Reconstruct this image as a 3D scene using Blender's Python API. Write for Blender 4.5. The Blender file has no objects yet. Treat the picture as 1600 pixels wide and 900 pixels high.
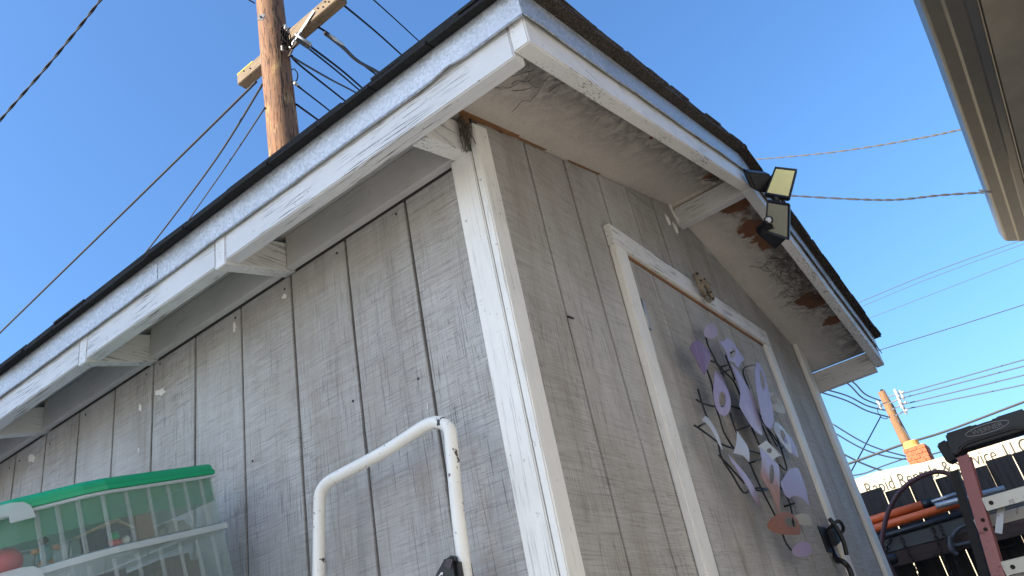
import bpy, bmesh, math, random
from mathutils import Vector, Matrix
random.seed(7)
S = bpy.context.scene
COL = S.collection
R_ = math.radians

# ------------------------------------------------------------------ camera
CAM = Vector((-1.18034, -0.73270, 1.05563))
FWD = Vector((0.75376265, 0.45731659, 0.47191462))
RGT = Vector((0.59211876, -0.78411566, -0.18589783))
UPV = Vector((-0.28502148, -0.41955234, 0.86182283))
FPX = 1230.28
cd = bpy.data.cameras.new('camera'); cam = bpy.data.objects.new('camera', cd); COL.objects.link(cam)
cd.sensor_width = 36; cd.lens = 36 * FPX / 1600; cd.clip_start = .02; cd.clip_end = 3000
cam.matrix_world = Matrix(((RGT.x, UPV.x, -FWD.x, CAM.x), (RGT.y, UPV.y, -FWD.y, CAM.y),
                           (RGT.z, UPV.z, -FWD.z, CAM.z), (0, 0, 0, 1)))
S.camera = cam
# ------------------------------------------------------------------ sky, sun, exposure
SUN_AZ, SUN_EL = 150.0, 26.0          # direction towards the sun, degrees from +x
w = bpy.data.worlds.new('World'); S.world = w; w.use_nodes = True
nt = w.node_tree; nt.nodes.clear()
sky = nt.nodes.new('ShaderNodeTexSky'); sky.sky_type = 'NISHITA'; sky.sun_disc = False
sky.sun_elevation = R_(SUN_EL); sky.sun_rotation = R_(90 - SUN_AZ)
sky.air_density = 1.5; sky.dust_density = 2.4; sky.ozone_density = 10.0; sky.altitude = 0
bg = nt.nodes.new('ShaderNodeBackground'); bg.inputs[1].default_value = 0.108
wo = nt.nodes.new('ShaderNodeOutputWorld')
nt.links.new(sky.outputs[0], bg.inputs[0]); nt.links.new(bg.outputs[0], wo.inputs[0])
sl = bpy.data.lights.new('sun', 'SUN'); sl.energy = 5.0; sl.angle = R_(.5); sl.color = (1, .89, .73)
sun = bpy.data.objects.new('sun', sl); COL.objects.link(sun); sun.location = (-20, 5, 20)
sd = Vector((math.cos(R_(SUN_AZ)) * math.cos(R_(SUN_EL)), math.sin(R_(SUN_AZ)) * math.cos(R_(SUN_EL)), math.sin(R_(SUN_EL))))
sun.rotation_euler = sd.to_track_quat('Z', 'Y').to_euler()
S.view_settings.view_transform = 'Standard'; S.view_settings.look = 'None'
S.view_settings.gamma = 1; S.view_settings.use_curve_mapping = False
S.view_settings.exposure = 1.55

# ------------------------------------------------------------------ measuring helpers
def ray(px, py): return FWD + RGT * ((px - 800) / FPX) - UPV * ((py - 450) / FPX)
def on(px, py, ax, v):
    d = ray(px, py); return CAM + d * ((v - CAM[ax]) / d[ax])
def dep(px, py, D): return CAM + ray(px, py) * D
def onpl(px, py, p0, n):
    d = ray(px, py); return CAM + d * ((p0 - CAM).dot(n) / d.dot(n))

# ------------------------------------------------------------------ object helpers
WORLD = {}
def tag(o, label, cat=None, group=None, kind=None):
    o['label'] = label
    if cat: o['category'] = cat
    if group: o['group'] = group
    if kind: o['kind'] = kind
    return o
def empty(name, loc, label=None, cat=None, group=None):
    o = bpy.data.objects.new(name, None); COL.objects.link(o); o.location = loc; WORLD[o.name] = Vector(loc)
    o.empty_display_size = .1
    if label: tag(o, label, cat, group)
    return o
def obj(name, V, F, mat, parent=None, smooth=False, bevel=0, seg=2, solid=0, mats=None):
    V = [Vector(v) for v in V]
    lo = Vector([min(v[i] for v in V) for i in range(3)]); hi = Vector([max(v[i] for v in V) for i in range(3)])
    org = (lo + hi) / 2
    me = bpy.data.meshes.new(name); me.from_pydata([v - org for v in V], [], F)
    bm = bmesh.new(); bm.from_mesh(me)
    bmesh.ops.recalc_face_normals(bm, faces=bm.faces)
    if bevel:
        ed = [e for e in bm.edges if len(e.link_faces) == 2 and e.calc_face_angle(0) > .5]
        bmesh.ops.bevel(bm, geom=ed, offset=bevel, segments=seg, affect='EDGES', clamp_overlap=True)
    bm.to_mesh(me); bm.free()
    me.materials.append(mat)
    if smooth:
        me.polygons.foreach_set('use_smooth', [True] * len(me.polygons))
    o = bpy.data.objects.new(name, me); COL.objects.link(o)
    o.location = org - (WORLD[parent.name] if parent else Vector((0, 0, 0)))
    WORLD[o.name] = org
    if parent: o.parent = parent
    if solid:
        m = o.modifiers.new('thickness', 'SOLIDIFY'); m.thickness = solid; m.offset = 0
    return o
BF = [(0, 1, 3, 2), (4, 6, 7, 5), (0, 4, 5, 1), (2, 3, 7, 6), (0, 2, 6, 4), (1, 5, 7, 3)]
def hexv(fn):   # fn(i,j,k) corner
    return [Vector(fn(i, j, k)) for i in (0, 1) for j in (0, 1) for k in (0, 1)]
def boxv(a, b): return hexv(lambda i, j, k: ((a[0], b[0])[i], (a[1], b[1])[j], (a[2], b[2])[k]))
def box(name, a, b, mat, parent=None, bevel=.002, **kw): return obj(name, boxv(a, b), BF, mat, parent, bevel=bevel, **kw)
def obox(c, u, v, n): return hexv(lambda i, j, k: c + u * (2 * i - 1) + v * (2 * j - 1) + n * (2 * k - 1))
def merge(parts):
    V, F = [], []
    for v, f in parts:
        b = len(V); V += list(v); F += [tuple(i + b for i in q) for q in f]
    return V, F
def spline(pts, n=6):
    pts = [Vector(p) for p in pts]
    if len(pts) < 3: return pts
    out = []
    for i in range(len(pts) - 1):
        p0 = pts[max(i - 1, 0)]; p1 = pts[i]; p2 = pts[i + 1]; p3 = pts[min(i + 2, len(pts) - 1)]
        for k in range(n):
            t = k / n
            out.append(.5 * ((2 * p1) + (p2 - p0) * t + (2 * p0 - 5 * p1 + 4 * p2 - p3) * t * t + (3 * p1 - p0 - 3 * p2 + p3) * t ** 3))
    out.append(pts[-1]); return out
def tube(pts, r, n=8, cap=True):
    pts = [Vector(p) for p in pts]; V, F = [], []
    rs = r if isinstance(r, (list, tuple)) else [r] * len(pts)
    t = (pts[1] - pts[0]).normalized(); a = t.orthogonal().normalized()
    for i, p in enumerate(pts):
        t = ((pts[min(i + 1, len(pts) - 1)] - pts[max(i - 1, 0)])).normalized()
        a = (a - t * a.dot(t)).normalized(); b = t.cross(a)
        for k in range(n):
            q = 2 * math.pi * k / n; V.append(p + (a * math.cos(q) + b * math.sin(q)) * rs[i])
    for i in range(len(pts) - 1):
        for k in range(n):
            F.append((i * n + k, i * n + (k + 1) % n, (i + 1) * n + (k + 1) % n, (i + 1) * n + k))
    if cap: F += [tuple(range(n)), tuple(range((len(pts) - 1) * n, len(pts) * n))]
    return V, F
def tubeo(name, pts, r, mat, parent=None, n=8): return obj(name, *tube(pts, r, n), mat, parent, smooth=True)
def prism(poly, ext):
    n = len(poly); V = [Vector(p) for p in poly] + [Vector(p) + Vector(ext) for p in poly]
    F = [tuple(range(n)), tuple(range(n, 2 * n))] + [(i, (i + 1) % n, n + (i + 1) % n, n + i) for i in range(n)]
    return V, F
def textmesh(body, size, origin, u, v, depth):
    cu = bpy.data.curves.new('lettering', 'FONT'); cu.body = body; cu.size = size; cu.extrude = depth; cu.resolution_u = 3
    t = bpy.data.objects.new('lettering', cu); COL.objects.link(t)
    me = bpy.data.meshes.new_from_object(t.evaluated_get(bpy.context.evaluated_depsgraph_get()))
    n = u.cross(v)
    V = [origin + u * q.co.x + v * q.co.y + n * q.co.z for q in me.vertices]; F = [tuple(p.vertices) for p in me.polygons]
    bpy.data.objects.remove(t); bpy.data.curves.remove(cu); bpy.data.meshes.remove(me)
    return V, F

# ------------------------------------------------------------------ material helpers
class N:
    def __init__(s, name):
        s.m = bpy.data.materials.new(name); s.m.use_nodes = True; s.t = s.m.node_tree
        s.b = s.t.nodes['Principled BSDF']; s.out = s.t.nodes['Material Output']; s.pos = None
    def n(s, ty, ins=None, **kw):
        q = s.t.nodes.new(ty)
        for k, v in kw.items(): setattr(q, k, v)
        for k, v in (ins or {}).items():
            if isinstance(v, bpy.types.NodeSocket): s.t.links.new(v, q.inputs[k])
            else: q.inputs[k].default_value = v
        return q
    def P(s):
        if not s.pos: s.pos = s.n('ShaderNodeNewGeometry').outputs['Position']
        return s.pos
    def map(s, sc, loc=(0, 0, 0), rot=(0, 0, 0)):
        return s.n('ShaderNodeMapping', {0: s.P(), 1: loc, 2: rot, 3: sc}).outputs[0]
    def noise(s, sc, scale=1, detail=4, rough=.6, loc=(0, 0, 0), dist=0, rot=(0, 0, 0)):
        return s.n('ShaderNodeTexNoise', {'Vector': s.map(sc, loc, rot), 'Scale': scale, 'Detail': detail, 'Roughness': rough, 'Distortion': dist}).outputs[0]
    def ramp(s, f, a, b, c0=0, c1=1):
        return s.n('ShaderNodeMapRange', {0: f, 1: a, 2: b, 3: c0, 4: c1}, clamp=True).outputs[0]
    def mix(s, f, a, b, blend='MIX'):
        q = s.n('ShaderNodeMix', data_type='RGBA', blend_type=blend)
        for i, v in ((0, f), (6, a), (7, b)):
            if isinstance(v, bpy.types.NodeSocket): s.t.links.new(v, q.inputs[i])
            elif i == 0: q.inputs[0].default_value = v
            else: q.inputs[i].default_value = (*v, 1) if len(v) == 3 else v
        return q.outputs[2]
    def math(s, op, a, b=0.0, c=0.0): return s.n('ShaderNodeMath', {0: a, 1: b, 2: c}, operation=op).outputs[0]
    def ball(s, c, r0, r1):     # 1 near point c, 0 away
        d = s.n('ShaderNodeVectorMath', {0: s.P(), 1: c}, operation='DISTANCE').outputs['Value']
        return s.ramp(d, r0, r1, 1, 0)
    def axis(s, i): return s.n('ShaderNodeSeparateXYZ', {0: s.P()}).outputs[i]
    def col(s, c):
        if isinstance(c, bpy.types.NodeSocket): s.t.links.new(c, s.b.inputs['Base Color'])
        else: s.b.inputs['Base Color'].default_value = (*c, 1)
        return s
    def set(s, **kw):
        for k, v in kw.items():
            k = k.replace('_', ' ')
            if isinstance(v, bpy.types.NodeSocket): s.t.links.new(v, s.b.inputs[k])
            else: s.b.inputs[k].default_value = v
        return s
    def bump(s, h, strength=.5, dist=.002):
        q = s.n('ShaderNodeBump', {'Height': h, 'Strength': strength, 'Distance': dist}); s.t.links.new(q.outputs[0], s.b.inputs['Normal']); return s
def plain(name, c, rough=.6, metal=0, var=.12, sc=25, bump=0.0, spec=.5):
    a = N(name); f = a.noise((1, 1, 1), sc, 5)
    a.col(a.mix(f, tuple(x * (1 - var) for x in c), tuple(min(1, x * (1 + var)) for x in c)))
    a.set(Roughness=rough, Metallic=metal); a.b.inputs['Specular IOR Level'].default_value = spec
    if bump: a.bump(a.noise((1, 1, 1), sc * 6, 4), bump, .003)
    return a.m

def m_siding():
    a = N('weathered_siding_paint')
    saw = a.noise((7, 7, 400), 1, 4, .7, dist=.25)
    saw2 = a.noise((3, 3, 110), 1, 3, .6, loc=(3, 1, 7))
    chk = a.noise((330, 330, 6), 1, 2, .55)
    big = a.noise((2.6, 2.6, 1.3), 1, 4, .6, loc=(4, 2, 1))
    med = a.noise((11, 11, 4.5), 1, 5, .65)
    wash = a.math('ADD', a.math('MULTIPLY', big, .55), a.math('MULTIPLY', med, .5))
    c = a.mix(a.ramp(wash, .40, .66), (.375, .342, .295), (.54, .525, .50))
    c = a.mix(a.math('MULTIPLY', a.ramp(saw, .50, .66), a.ramp(med, .3, .62, .15, .6)), c, (.17, .148, .12))
    c = a.mix(a.math('MULTIPLY', a.ramp(saw2, .45, .75), .35), c, (.56, .54, .51))
    rid = lambda n_, w_: a.ramp(a.math('ABSOLUTE', a.math('SUBTRACT', n_, .5)), 0.0, w_, 1, 0)
    vl = a.math('MULTIPLY', rid(a.noise((105, 105, 5), 1, 1, .4, loc=(3, 7, 1)), .030), a.ramp(a.noise((2.2, 2.2, 1.5), 1, 3, loc=(1, 3, 8)), .40, .60))
    hz = a.math('MULTIPLY', rid(a.noise((7, 7, 135), 1, 1, .4, loc=(6, 1, 1), dist=.1), .035), a.ramp(a.noise((3.1, 3.1, 2), 1, 3, loc=(5, 9, 2)), .36, .62, .15, 1))
    c = a.mix(a.math('MULTIPLY', vl, .45), c, (.09, .08, .07)); c = a.mix(a.math('MULTIPLY', hz, .38), c, (.12, .105, .085))
    cm = a.math('MULTIPLY', a.ramp(chk, .62, .66), a.ramp(a.noise((2, 2, 1.6), 1, 3, loc=(9, 3, 3)), .40, .62))
    c = a.mix(a.math('MULTIPLY', cm, .62), c, (.07, .06, .055))
    wst = a.noise((9, 9, .9), 1, 5, .65, loc=(2, 6, 4)); dk = a.noise((1.1, 1.1, .8), 1, 2, .5, loc=(7, 7, 2))
    c = a.mix(a.ramp(wst, .52, .72, 0, .45), c, (.19, .16, .125)); c = a.mix(a.ramp(dk, .45, .7, 0, .3), c, (.20, .18, .155))
    ru = a.noise((30, 30, 9), 1, 4, .7, loc=(5, 5, 0))
    c = a.mix(a.math('MULTIPLY', a.ramp(ru, .66, .8), .5), c, (.20, .14, .09))
    a.col(c).set(Roughness=.85)
    h = a.math('SUBTRACT', a.math('SUBTRACT', a.math('ADD', a.math('MULTIPLY', saw, -1), a.math('MULTIPLY', saw2, .5)), a.math('MULTIPLY', cm, .9)), a.math('MULTIPLY', a.math('ADD', vl, hz), .6))
    return a.bump(h, .55, .0025).m
def m_paint(name, base, along, dirt=(.30, .26, .21), crack=.7, wear=.62):
    # brushed white house paint: hairline cracks run along the board
    a = N(name)
    s = {'x': (7, 330, 330), 'y': (330, 7, 330), 'z': (330, 330, 7)}[along]
    g = a.noise(s, 1, 3, .6, dist=.1); st = a.noise(tuple(x * .35 for x in s), 1, 3, .5, loc=(2, 8, 1))
    d = a.noise((6, 6, 6), 1, 5, .65); sp = a.noise((70, 70, 70), 1, 3, .6)
    c = a.mix(a.ramp(d, .35, .8, 0, .55), base, tuple(b * .72 for b in base))
    c = a.mix(a.ramp(st, .5, .8, 0, .3), c, tuple(b * .8 for b in base))
    cr = a.math('MULTIPLY', a.ramp(g, .575, .615), a.ramp(a.noise((5, 5, 5), 1, 3, loc=(1, 6, 2)), .43, .58))
    c = a.mix(a.math('MULTIPLY', cr, crack), c, (.07, .058, .05))
    c = a.mix(a.math('MULTIPLY', a.ramp(sp, .665, .72), wear), c, dirt)
    a.col(c).set(Roughness=.55)
    return a.bump(a.math('SUBTRACT', a.math('MULTIPLY', sp, .5), cr), .35, .0015).m
def m_soffit():
    a = N('soffit_paint')
    d = a.noise((5, 5, 5), 1, 6, .7); f = a.noise((26, 26, 26), 1, 6, .72, dist=.6); p = a.noise((9, 5, 9), 1, 5, .68, loc=(3, 3, 3))
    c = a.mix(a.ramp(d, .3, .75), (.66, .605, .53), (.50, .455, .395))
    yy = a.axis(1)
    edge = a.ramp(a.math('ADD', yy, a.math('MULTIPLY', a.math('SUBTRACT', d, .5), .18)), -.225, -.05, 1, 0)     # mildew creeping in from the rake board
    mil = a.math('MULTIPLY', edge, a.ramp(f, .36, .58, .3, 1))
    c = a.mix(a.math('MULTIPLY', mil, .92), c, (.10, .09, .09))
    bare = None
    for q, r0, r1 in (((1.36, -.19, 2.52), .0, .15), ((1.5, -.19, 2.47), .0, .15), ((1.62, -.20, 2.44), .0, .15), ((2.05, -.20, 2.32), .02, .14), ((2.22, -.20, 2.27), .0, .10), ((1.15, -.205, 2.54), .0, .09), ((.62, -.205, 2.4), .0, .05)):
        b = a.ball(q, r0, r1); bare = b if bare is None else a.math('MAXIMUM', bare, b)
    bm_ = a.ramp(a.math('ADD', bare, a.math('MULTIPLY', a.math('SUBTRACT', p, .5), 1.5)), .62, .70)
    c = a.mix(bm_, c, a.mix(f, (.24, .085, .03), (.10, .05, .028)))
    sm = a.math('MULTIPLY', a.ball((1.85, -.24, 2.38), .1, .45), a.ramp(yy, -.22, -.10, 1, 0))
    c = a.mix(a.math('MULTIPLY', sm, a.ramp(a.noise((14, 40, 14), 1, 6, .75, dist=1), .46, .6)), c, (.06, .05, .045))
    hair = a.noise((34, 34, 34), 1, 2, .5, dist=3.0, loc=(8, 1, 1))
    hl = a.math('LESS_THAN', a.math('ABSOLUTE', a.math('SUBTRACT', hair, .5)), .007)
    c = a.mix(a.math('MULTIPLY', hl, .6), c, (.2, .17, .14))
    a.col(c).set(Roughness=.8)
    return a.bump(f, .3, .002).m
def m_galv():
    a = N('galvanized_steel')
    v = a.n('ShaderNodeTexVoronoi', {'Vector': a.map((1, 1, 1)), 'Scale': 190}, feature='F1').outputs['Color']
    f = a.n('ShaderNodeSeparateColor', {0: v}).outputs[0]; d = a.noise((5, 5, 5), 1, 5, .6); st = a.noise((30, 8, 60), 1, 4, .6)
    c = a.mix(f, (.36, .375, .385), (.58, .60, .62)); c = a.mix(a.ramp(d, .5, .8, 0, .6), c, (.32, .33, .34))
    c = a.mix(a.ramp(st, .62, .75, 0, .35), c, (.66, .66, .66))
    return a.col(c).set(Metallic=.55, Roughness=a.ramp(f, 0, 1, .42, .6)).bump(f, .15, .001).m
def m_shingle(name, c0, c1):
    a = N(name)
    v = a.n('ShaderNodeTexVoronoi', {'Vector': a.map((1, 1, 1)), 'Scale': 420}).outputs['Color']
    f = a.n('ShaderNodeSeparateColor', {0: v}).outputs[1]
    c = a.mix(a.ramp(f, .2, 1), c0, c1)
    if c1[0] > .05: c = a.mix(a.ramp(f, .95, .98), c, (.22, .16, .11))
    return a.col(c).set(Roughness=.95).bump(f, .8, .003).m
def m_wood(name, c0, c1, along='z', freq=60, crack=.8, hi=None, rough=.85, ct=.61):
    a = N(name)
    s = {'x': (3, freq, freq), 'y': (freq, 3, freq), 'z': (freq, freq, 3)}[along]
    g = a.noise(s, 1, 5, .65, dist=.3); k = a.noise(tuple(x * 1.7 for x in s), 1, 3, .6, loc=(4, 4, 1)); d = a.noise((4, 4, 2.2), 1, 4, .6)
    c = a.mix(a.ramp(g, .3, .7), c0, c1)
    c = a.mix(a.ramp(d, .35, .75, 0, .5), c, tuple(x * .55 for x in c0))
    if hi: c = a.mix(a.math('MULTIPLY', a.ramp(a.noise((9, 9, 3), 1, 4, .6, loc=(7, 2, 5)), .56, .68), .9), c, hi)
    cr = a.ramp(k, ct, ct + .06)
    c = a.mix(a.math('MULTIPLY', cr, crack), c, tuple(x * .22 for x in c0))
    a.col(c).set(Roughness=rough)
    return a.bump(a.math('SUBTRACT', g, a.math('MULTIPLY', cr, .8)), .7, .006).m
def m_chip(name, base, under, rust):
    a = N(name)
    f = a.noise((38, 38, 30), 1, 4, .62); d = a.noise((9, 9, 9), 1, 4, .6, loc=(2, 2, 2)); sc = a.noise((120, 60, 120), 1, 3, .6, loc=(1, 4, 4))
    c = a.mix(a.ramp(d, .35, .75, 0, .5), base, tuple(b * .8 for b in base))
    c = a.mix(a.math('MULTIPLY', a.ramp(sc, .66, .70), .8), c, tuple(b * .35 for b in base))
    c = a.mix(a.ramp(f, .635, .655), c, a.mix(a.ramp(d, .45, .6), under, rust))
    return a.col(c).set(Roughness=.38).bump(a.math('MULTIPLY', a.ramp(f, .635, .655), -1), .4, .001).m
def m_clear(name, col, fac, rough=.25):
    a = N(name); a.col(col).set(Roughness=rough)
    tr = a.n('ShaderNodeBsdfTransparent', {0: (.97, .985, .98, 1)})
    lw = a.n('ShaderNodeLayerWeight', {0: .35}).outputs['Facing']
    m = a.n('ShaderNodeMixShader', {0: a.ramp(lw, 0, 1, fac, min(1, fac + .45)), 1: tr.outputs[0], 2: a.b.outputs[0]})
    a.t.links.new(m.outputs[0], a.out.inputs[0]); return a.m
def m_copper(name, c0, c1, c2, sc=6, t=(.45, .6), hl=.22, me=.3):
    a = N(name)
    f = a.noise((1, 1, .45), sc, 4, .6, dist=.6); g = a.noise((40, 40, 9), 1, 4, .6)
    c = a.mix(a.ramp(f, t[0] - .12, t[0] + .02), c0, c1); c = a.mix(a.ramp(f, t[1], t[1] + .13), c, c2)
    c = a.mix(a.ramp(g, .4, .75, 0, hl), c, (.5, .47, .55))  # pale highlight streaks painted into the petal colour
    a.b.inputs['Specular IOR Level'].default_value = .3
    return a.col(c).set(Metallic=me * .4, Roughness=.5).m

M = {}
M['siding'] = m_siding()
M['groove'] = plain('groove_dirt', (.085, .075, .065), .9, bump=.3)
M['white_x'] = m_paint('white_trim_paint_x', (.76, .74, .70), 'x', crack=.9)
M['white_y'] = m_paint('white_fascia_paint_y', (.66, .65, .63), 'y', crack=.9)
M['white_z'] = m_paint('white_trim_paint_z', (.82, .79, .725), 'z', crack=.3, wear=.5)
M['soffit'] = m_soffit()
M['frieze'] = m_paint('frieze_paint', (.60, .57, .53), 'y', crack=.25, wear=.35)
M['galv'] = m_galv()
M['shingle'] = m_shingle('asphalt_shingle_black', (.008, .008, .008), (.02, .019, .018))  # deep eave shade and tarry underside both put into this black
M['shingle_b'] = m_shingle('asphalt_shingle_brown', (.018, .014, .011), (.085, .062, .045))
M['raw'] = m_wood('bare_brown_wood', (.33, .15, .055), (.20, .10, .045), 'x', 40)
M['pole'] = m_wood('weathered_pole_wood', (.25, .112, .048), (.105, .065, .042), 'z', 34, .97, hi=(.32, .20, .085), ct=.545)
M['arm'] = m_wood('grey_crossarm_wood', (.20, .14, .08), (.12, .09, .066), 'y', 45, .6)
M['fence'] = m_wood('dark_fence_wood', (.06, .048, .04), (.028, .023, .021), 'z', 55, .7)
M['brownwood'] = m_wood('brown_rail_wood', (.095, .055, .038), (.05, .032, .025), 'y', 50, .6)
M['black'] = plain('black_plastic', (.012, .012, .014), .42)
M['blackmetal'] = plain('black_rod_paint', (.012, .012, .013), .5)
M['iron'] = plain('dark_iron', (.05, .04, .034), .6, .7, .4)
M['steel'] = plain('galvanized_hardware', (.42, .42, .42), .45, .7)
M['alu'] = m_chip('aluminium_step', (.52, .50, .45), (.35, .34, .32), (.28, .25, .21))
M['alu'].node_tree.nodes['Principled BSDF'].inputs['Metallic'].default_value = .5
M['red'] = m_chip('faded_red_fiberglass', (.46, .17, .155), (.42, .2, .18), (.2, .07, .06))
M['darkrail'] = plain('black_fiberglass_rail', (.022, .022, .025), .5)
M['orange'] = plain('orange_plastic', (.72, .13, .028), .4)
M['hose'] = plain('maroon_hose_rubber', (.085, .03, .03), .55)
M['tubewhite'] = m_chip('chipped_white_tube_paint', (.82, .79, .71), (.03, .03, .03), (.20, .07, .03))
M['green'] = plain('green_lid_plastic', (.0, .34, .15), .3, var=.05)
M['clear'] = m_clear('clear_bin_plastic', (.52, .64, .60), .08, .12)
M['clear3'] = m_clear('frosted_latch_plastic', (.66, .73, .74), .42, .15)
M['clear2'] = m_clear('cloudy_bin_plastic', (.62, .70, .70), .15, .12)
M['cream'] = plain('cream_wall_paint', (.50, .43, .30), .8, var=.05, sc=3)
M['ink'] = plain('dark_sign_paint', (.035, .033, .03), .8)
M['brick'] = plain('orange_brick', (.42, .11, .045), .9, var=.35, sc=9)
M['mortar'] = plain('chimney_mortar', (.50, .36, .26), .95)
M['clay'] = plain('clay_flue', (.52, .28, .075), .85)
M['concrete'] = plain('concrete_ground', (.36, .345, .32), .9, var=.2, sc=6, bump=.2)
M['stucco'] = plain('house_stucco', (.33, .335, .34), .9, var=.12, sc=14, bump=.4)
M['gutter'] = plain('brown_gutter_metal', (.16, .148, .13), .40, .4, .22, sc=14)
M['soffit_h'] = plain('house_soffit_board', (.36, .31, .235), .85, var=.35, sc=7, bump=.3)
M['wire'] = plain('black_wire_sheath', (.006, .006, .007), .9, spec=.1)
M['wireg'] = plain('grey_wire', (.04, .042, .047), .8, spec=.15)
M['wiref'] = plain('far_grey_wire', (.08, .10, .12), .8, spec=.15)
M['wirel'] = plain('pale_weathered_wire', (.085, .083, .08), .7, spec=.3)
M['led'] = plain('yellow_led_board', (.85, .70, .25), .18, var=.04, sc=60)  # sky brightness on the upper panel painted into the yellow
M['led2'] = plain('dull_led_board', (.20, .195, .135), .18, var=.08, sc=60)  # same panel on the lower head, its weaker light put into the colour
M['dome'] = plain('white_sensor_dome', (.7, .7, .68), .3)
M['twig'] = m_wood('dry_vine_bark', (.40, .33, .23), (.22, .17, .12), 'z', 60)
M['web'] = plain('dusty_cobweb', (.10, .08, .06), .95)
M['porcelain'] = plain('insulator_porcelain', (.4, .39, .36), .3)
M['blind'] = plain('roof_tile_dark', (.12, .09, .08), .9)

# ------------------------------------------------------------------ setting
g = obj('ground', [(-900, -900, 0), (900, -900, 0), (900, 900, 0), (-900, 900, 0)], [(0, 1, 2, 3)], M['concrete']); g['kind'] = 'structure'

# house beside the camera: its eave and gutter hang over the path, upper right
HZ = 2.60
HK = (HZ - CAM.z) / (2.60 - CAM.z)
hX = lambda x: CAM.x + (x - CAM.x) * HK
hY = lambda y: CAM.y + (y - CAM.y) * HK
house = empty('house', (0, -3, 0), 'beige house with metal gutter overhanging the upper right corner', 'house')
hx1 = hX(3.12)
box('wall', (-3.0, -9, 0), (hx1 - .45, hY(-1.28), HZ - .004), M['stucco'], house, bevel=0)
box('soffit', (-3.2, hY(-1.28), HZ), (hx1, hY(-1.105), HZ + .02), M['soffit_h'], house, bevel=0)
obj('roof', hexv(lambda i, j, k: ((-3.2, hx1)[i], (-9.2, hY(-1.105))[j], (HZ + 2.2, HZ + .03)[j] + .09 * k)), BF, M['blind'], house)
prof = [(-.968, .078), (-.958, .080), (-.956, .072), (-.962, .030), (-.966, .024), (-.972, .020), (-1.010, .010), (-1.018, .004), (-1.058, .000), (-1.066, .006), (-1.092, .010), (-1.098, .018), (-1.102, .028), (-1.102, .09)]
gx = [-3.2, hX(.4), hX(1.3), hX(2.2), hX(3.10)]
V, F = [], []
for i, x in enumerate(gx):
    for y, z in prof: V.append((x + (0 if i < 4 else (y + 1.0) * -.55), hY(y) + .003 * math.sin(i * 2.1), HZ + z * HK - .002))
n = len(prof)
for i in range(len(gx) - 1):
    for k in range(n - 1): F.append((i * n + k, i * n + k + 1, (i + 1) * n + k + 1, (i + 1) * n + k))
obj('gutter', V, F, M['gutter'], house, smooth=False, solid=.003)
obj('gutter_lip', *tube([(-3.2, hY(-.962), HZ + .077 * HK), (hX(3.07), hY(-.962), HZ + .077 * HK)], .004, 8), M['steel'], house, smooth=True)
obj('bead', *tube([(-3.2, hY(-1.100), HZ + .010), (hX(3.14), hY(-1.100), HZ + .010)], .005, 8), M['gutter'], house, smooth=True)
hk = on(1542, 297, 1, hY(-.95))
tubeo('wire_hook', [hk + Vector((-.01, .025, .01)), hk + Vector((0, .01, .0)), hk + Vector((.016, -.01, -.008))], .0045, M['porcelain'], house)

# unseen tall block, added and turned to keep low sun off the shed
SD2 = Vector((math.cos(R_(150)), math.sin(R_(150)), 0)); SN2 = Vector((.5, .866, 0))
WB0 = SD2 * 16 - SN2 * .55; WBH = 11.6
wb = empty('apartment_building', (WB0 + SD2 * 4 + SN2 * 3), 'tall beige four-storey building standing behind the camera, west of the yard', 'building')
def wbv(a, b, z): return WB0 + SD2 * a + SN2 * b + Vector((0, 0, z))
obj('wall', hexv(lambda i, j, k: wbv((0, 8)[i], (0, 6)[j], (0, WBH)[k])), BF, M['stucco'], wb)
obj('roof', hexv(lambda i, j, k: wbv((-.02, 8.2)[i], (-.01, 6.2)[j], WBH + .004 + .2 * k)), BF, M['blind'], wb)
glass = plain('window_glass', (.03, .035, .04), .08)
for q in range(2):
    for z in (1.0, 3.8, 6.6, 9.4):
        wn = obj('window', hexv(lambda i, j, k: wbv((-.03, .02)[i], .7 + q * 2.7 + 1.4 * j, z + 1.3 * k)), BF, M['white_z'], wb)
        obj('pane', hexv(lambda i, j, k: wbv((-.038, -.031)[i], .77 + q * 2.7 + 1.26 * j, z + .07 + 1.16 * k)), BF, glass, wn)

# ------------------------------------------------------------------ shed
W, D, XK, ZB = 2.3404, 3.30, 1.23, 2.15
OE, OR = .203, .2874
def ZS(x): return 2.2548 + .2458 * x if x <= XK else 2.2548 + .2458 * XK - .2795 * (x - XK)
shed = empty('shed', (0, 0, 0), 'weathered grey plank garden shed with white trim and a low shingle roof', 'shed')
GS, GW = .2032, .0075
def part(name, V, mat, parent=shed, bevel=.0015, **kw): return obj(name, V, BF, mat, parent, bevel=bevel, **kw)
# side wall: a backing sheet with one plank per groove spacing
sw = box('side_wall', (.0065, 0, .05), (.03, D, 2.30), M['groove'], shed, bevel=0)
ys = [.004] + [.2211 + GS * k for k in range(15)] + [D]
for a, b in zip(ys[:-1], ys[1:]):
    if b - a < .03: continue
    dx = random.uniform(-.0006, .0006)
    box('siding_plank', (dx, a + GW / 2, .06), (.012, b - GW / 2, 2.146), M['siding'], sw, bevel=.0012)
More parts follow.
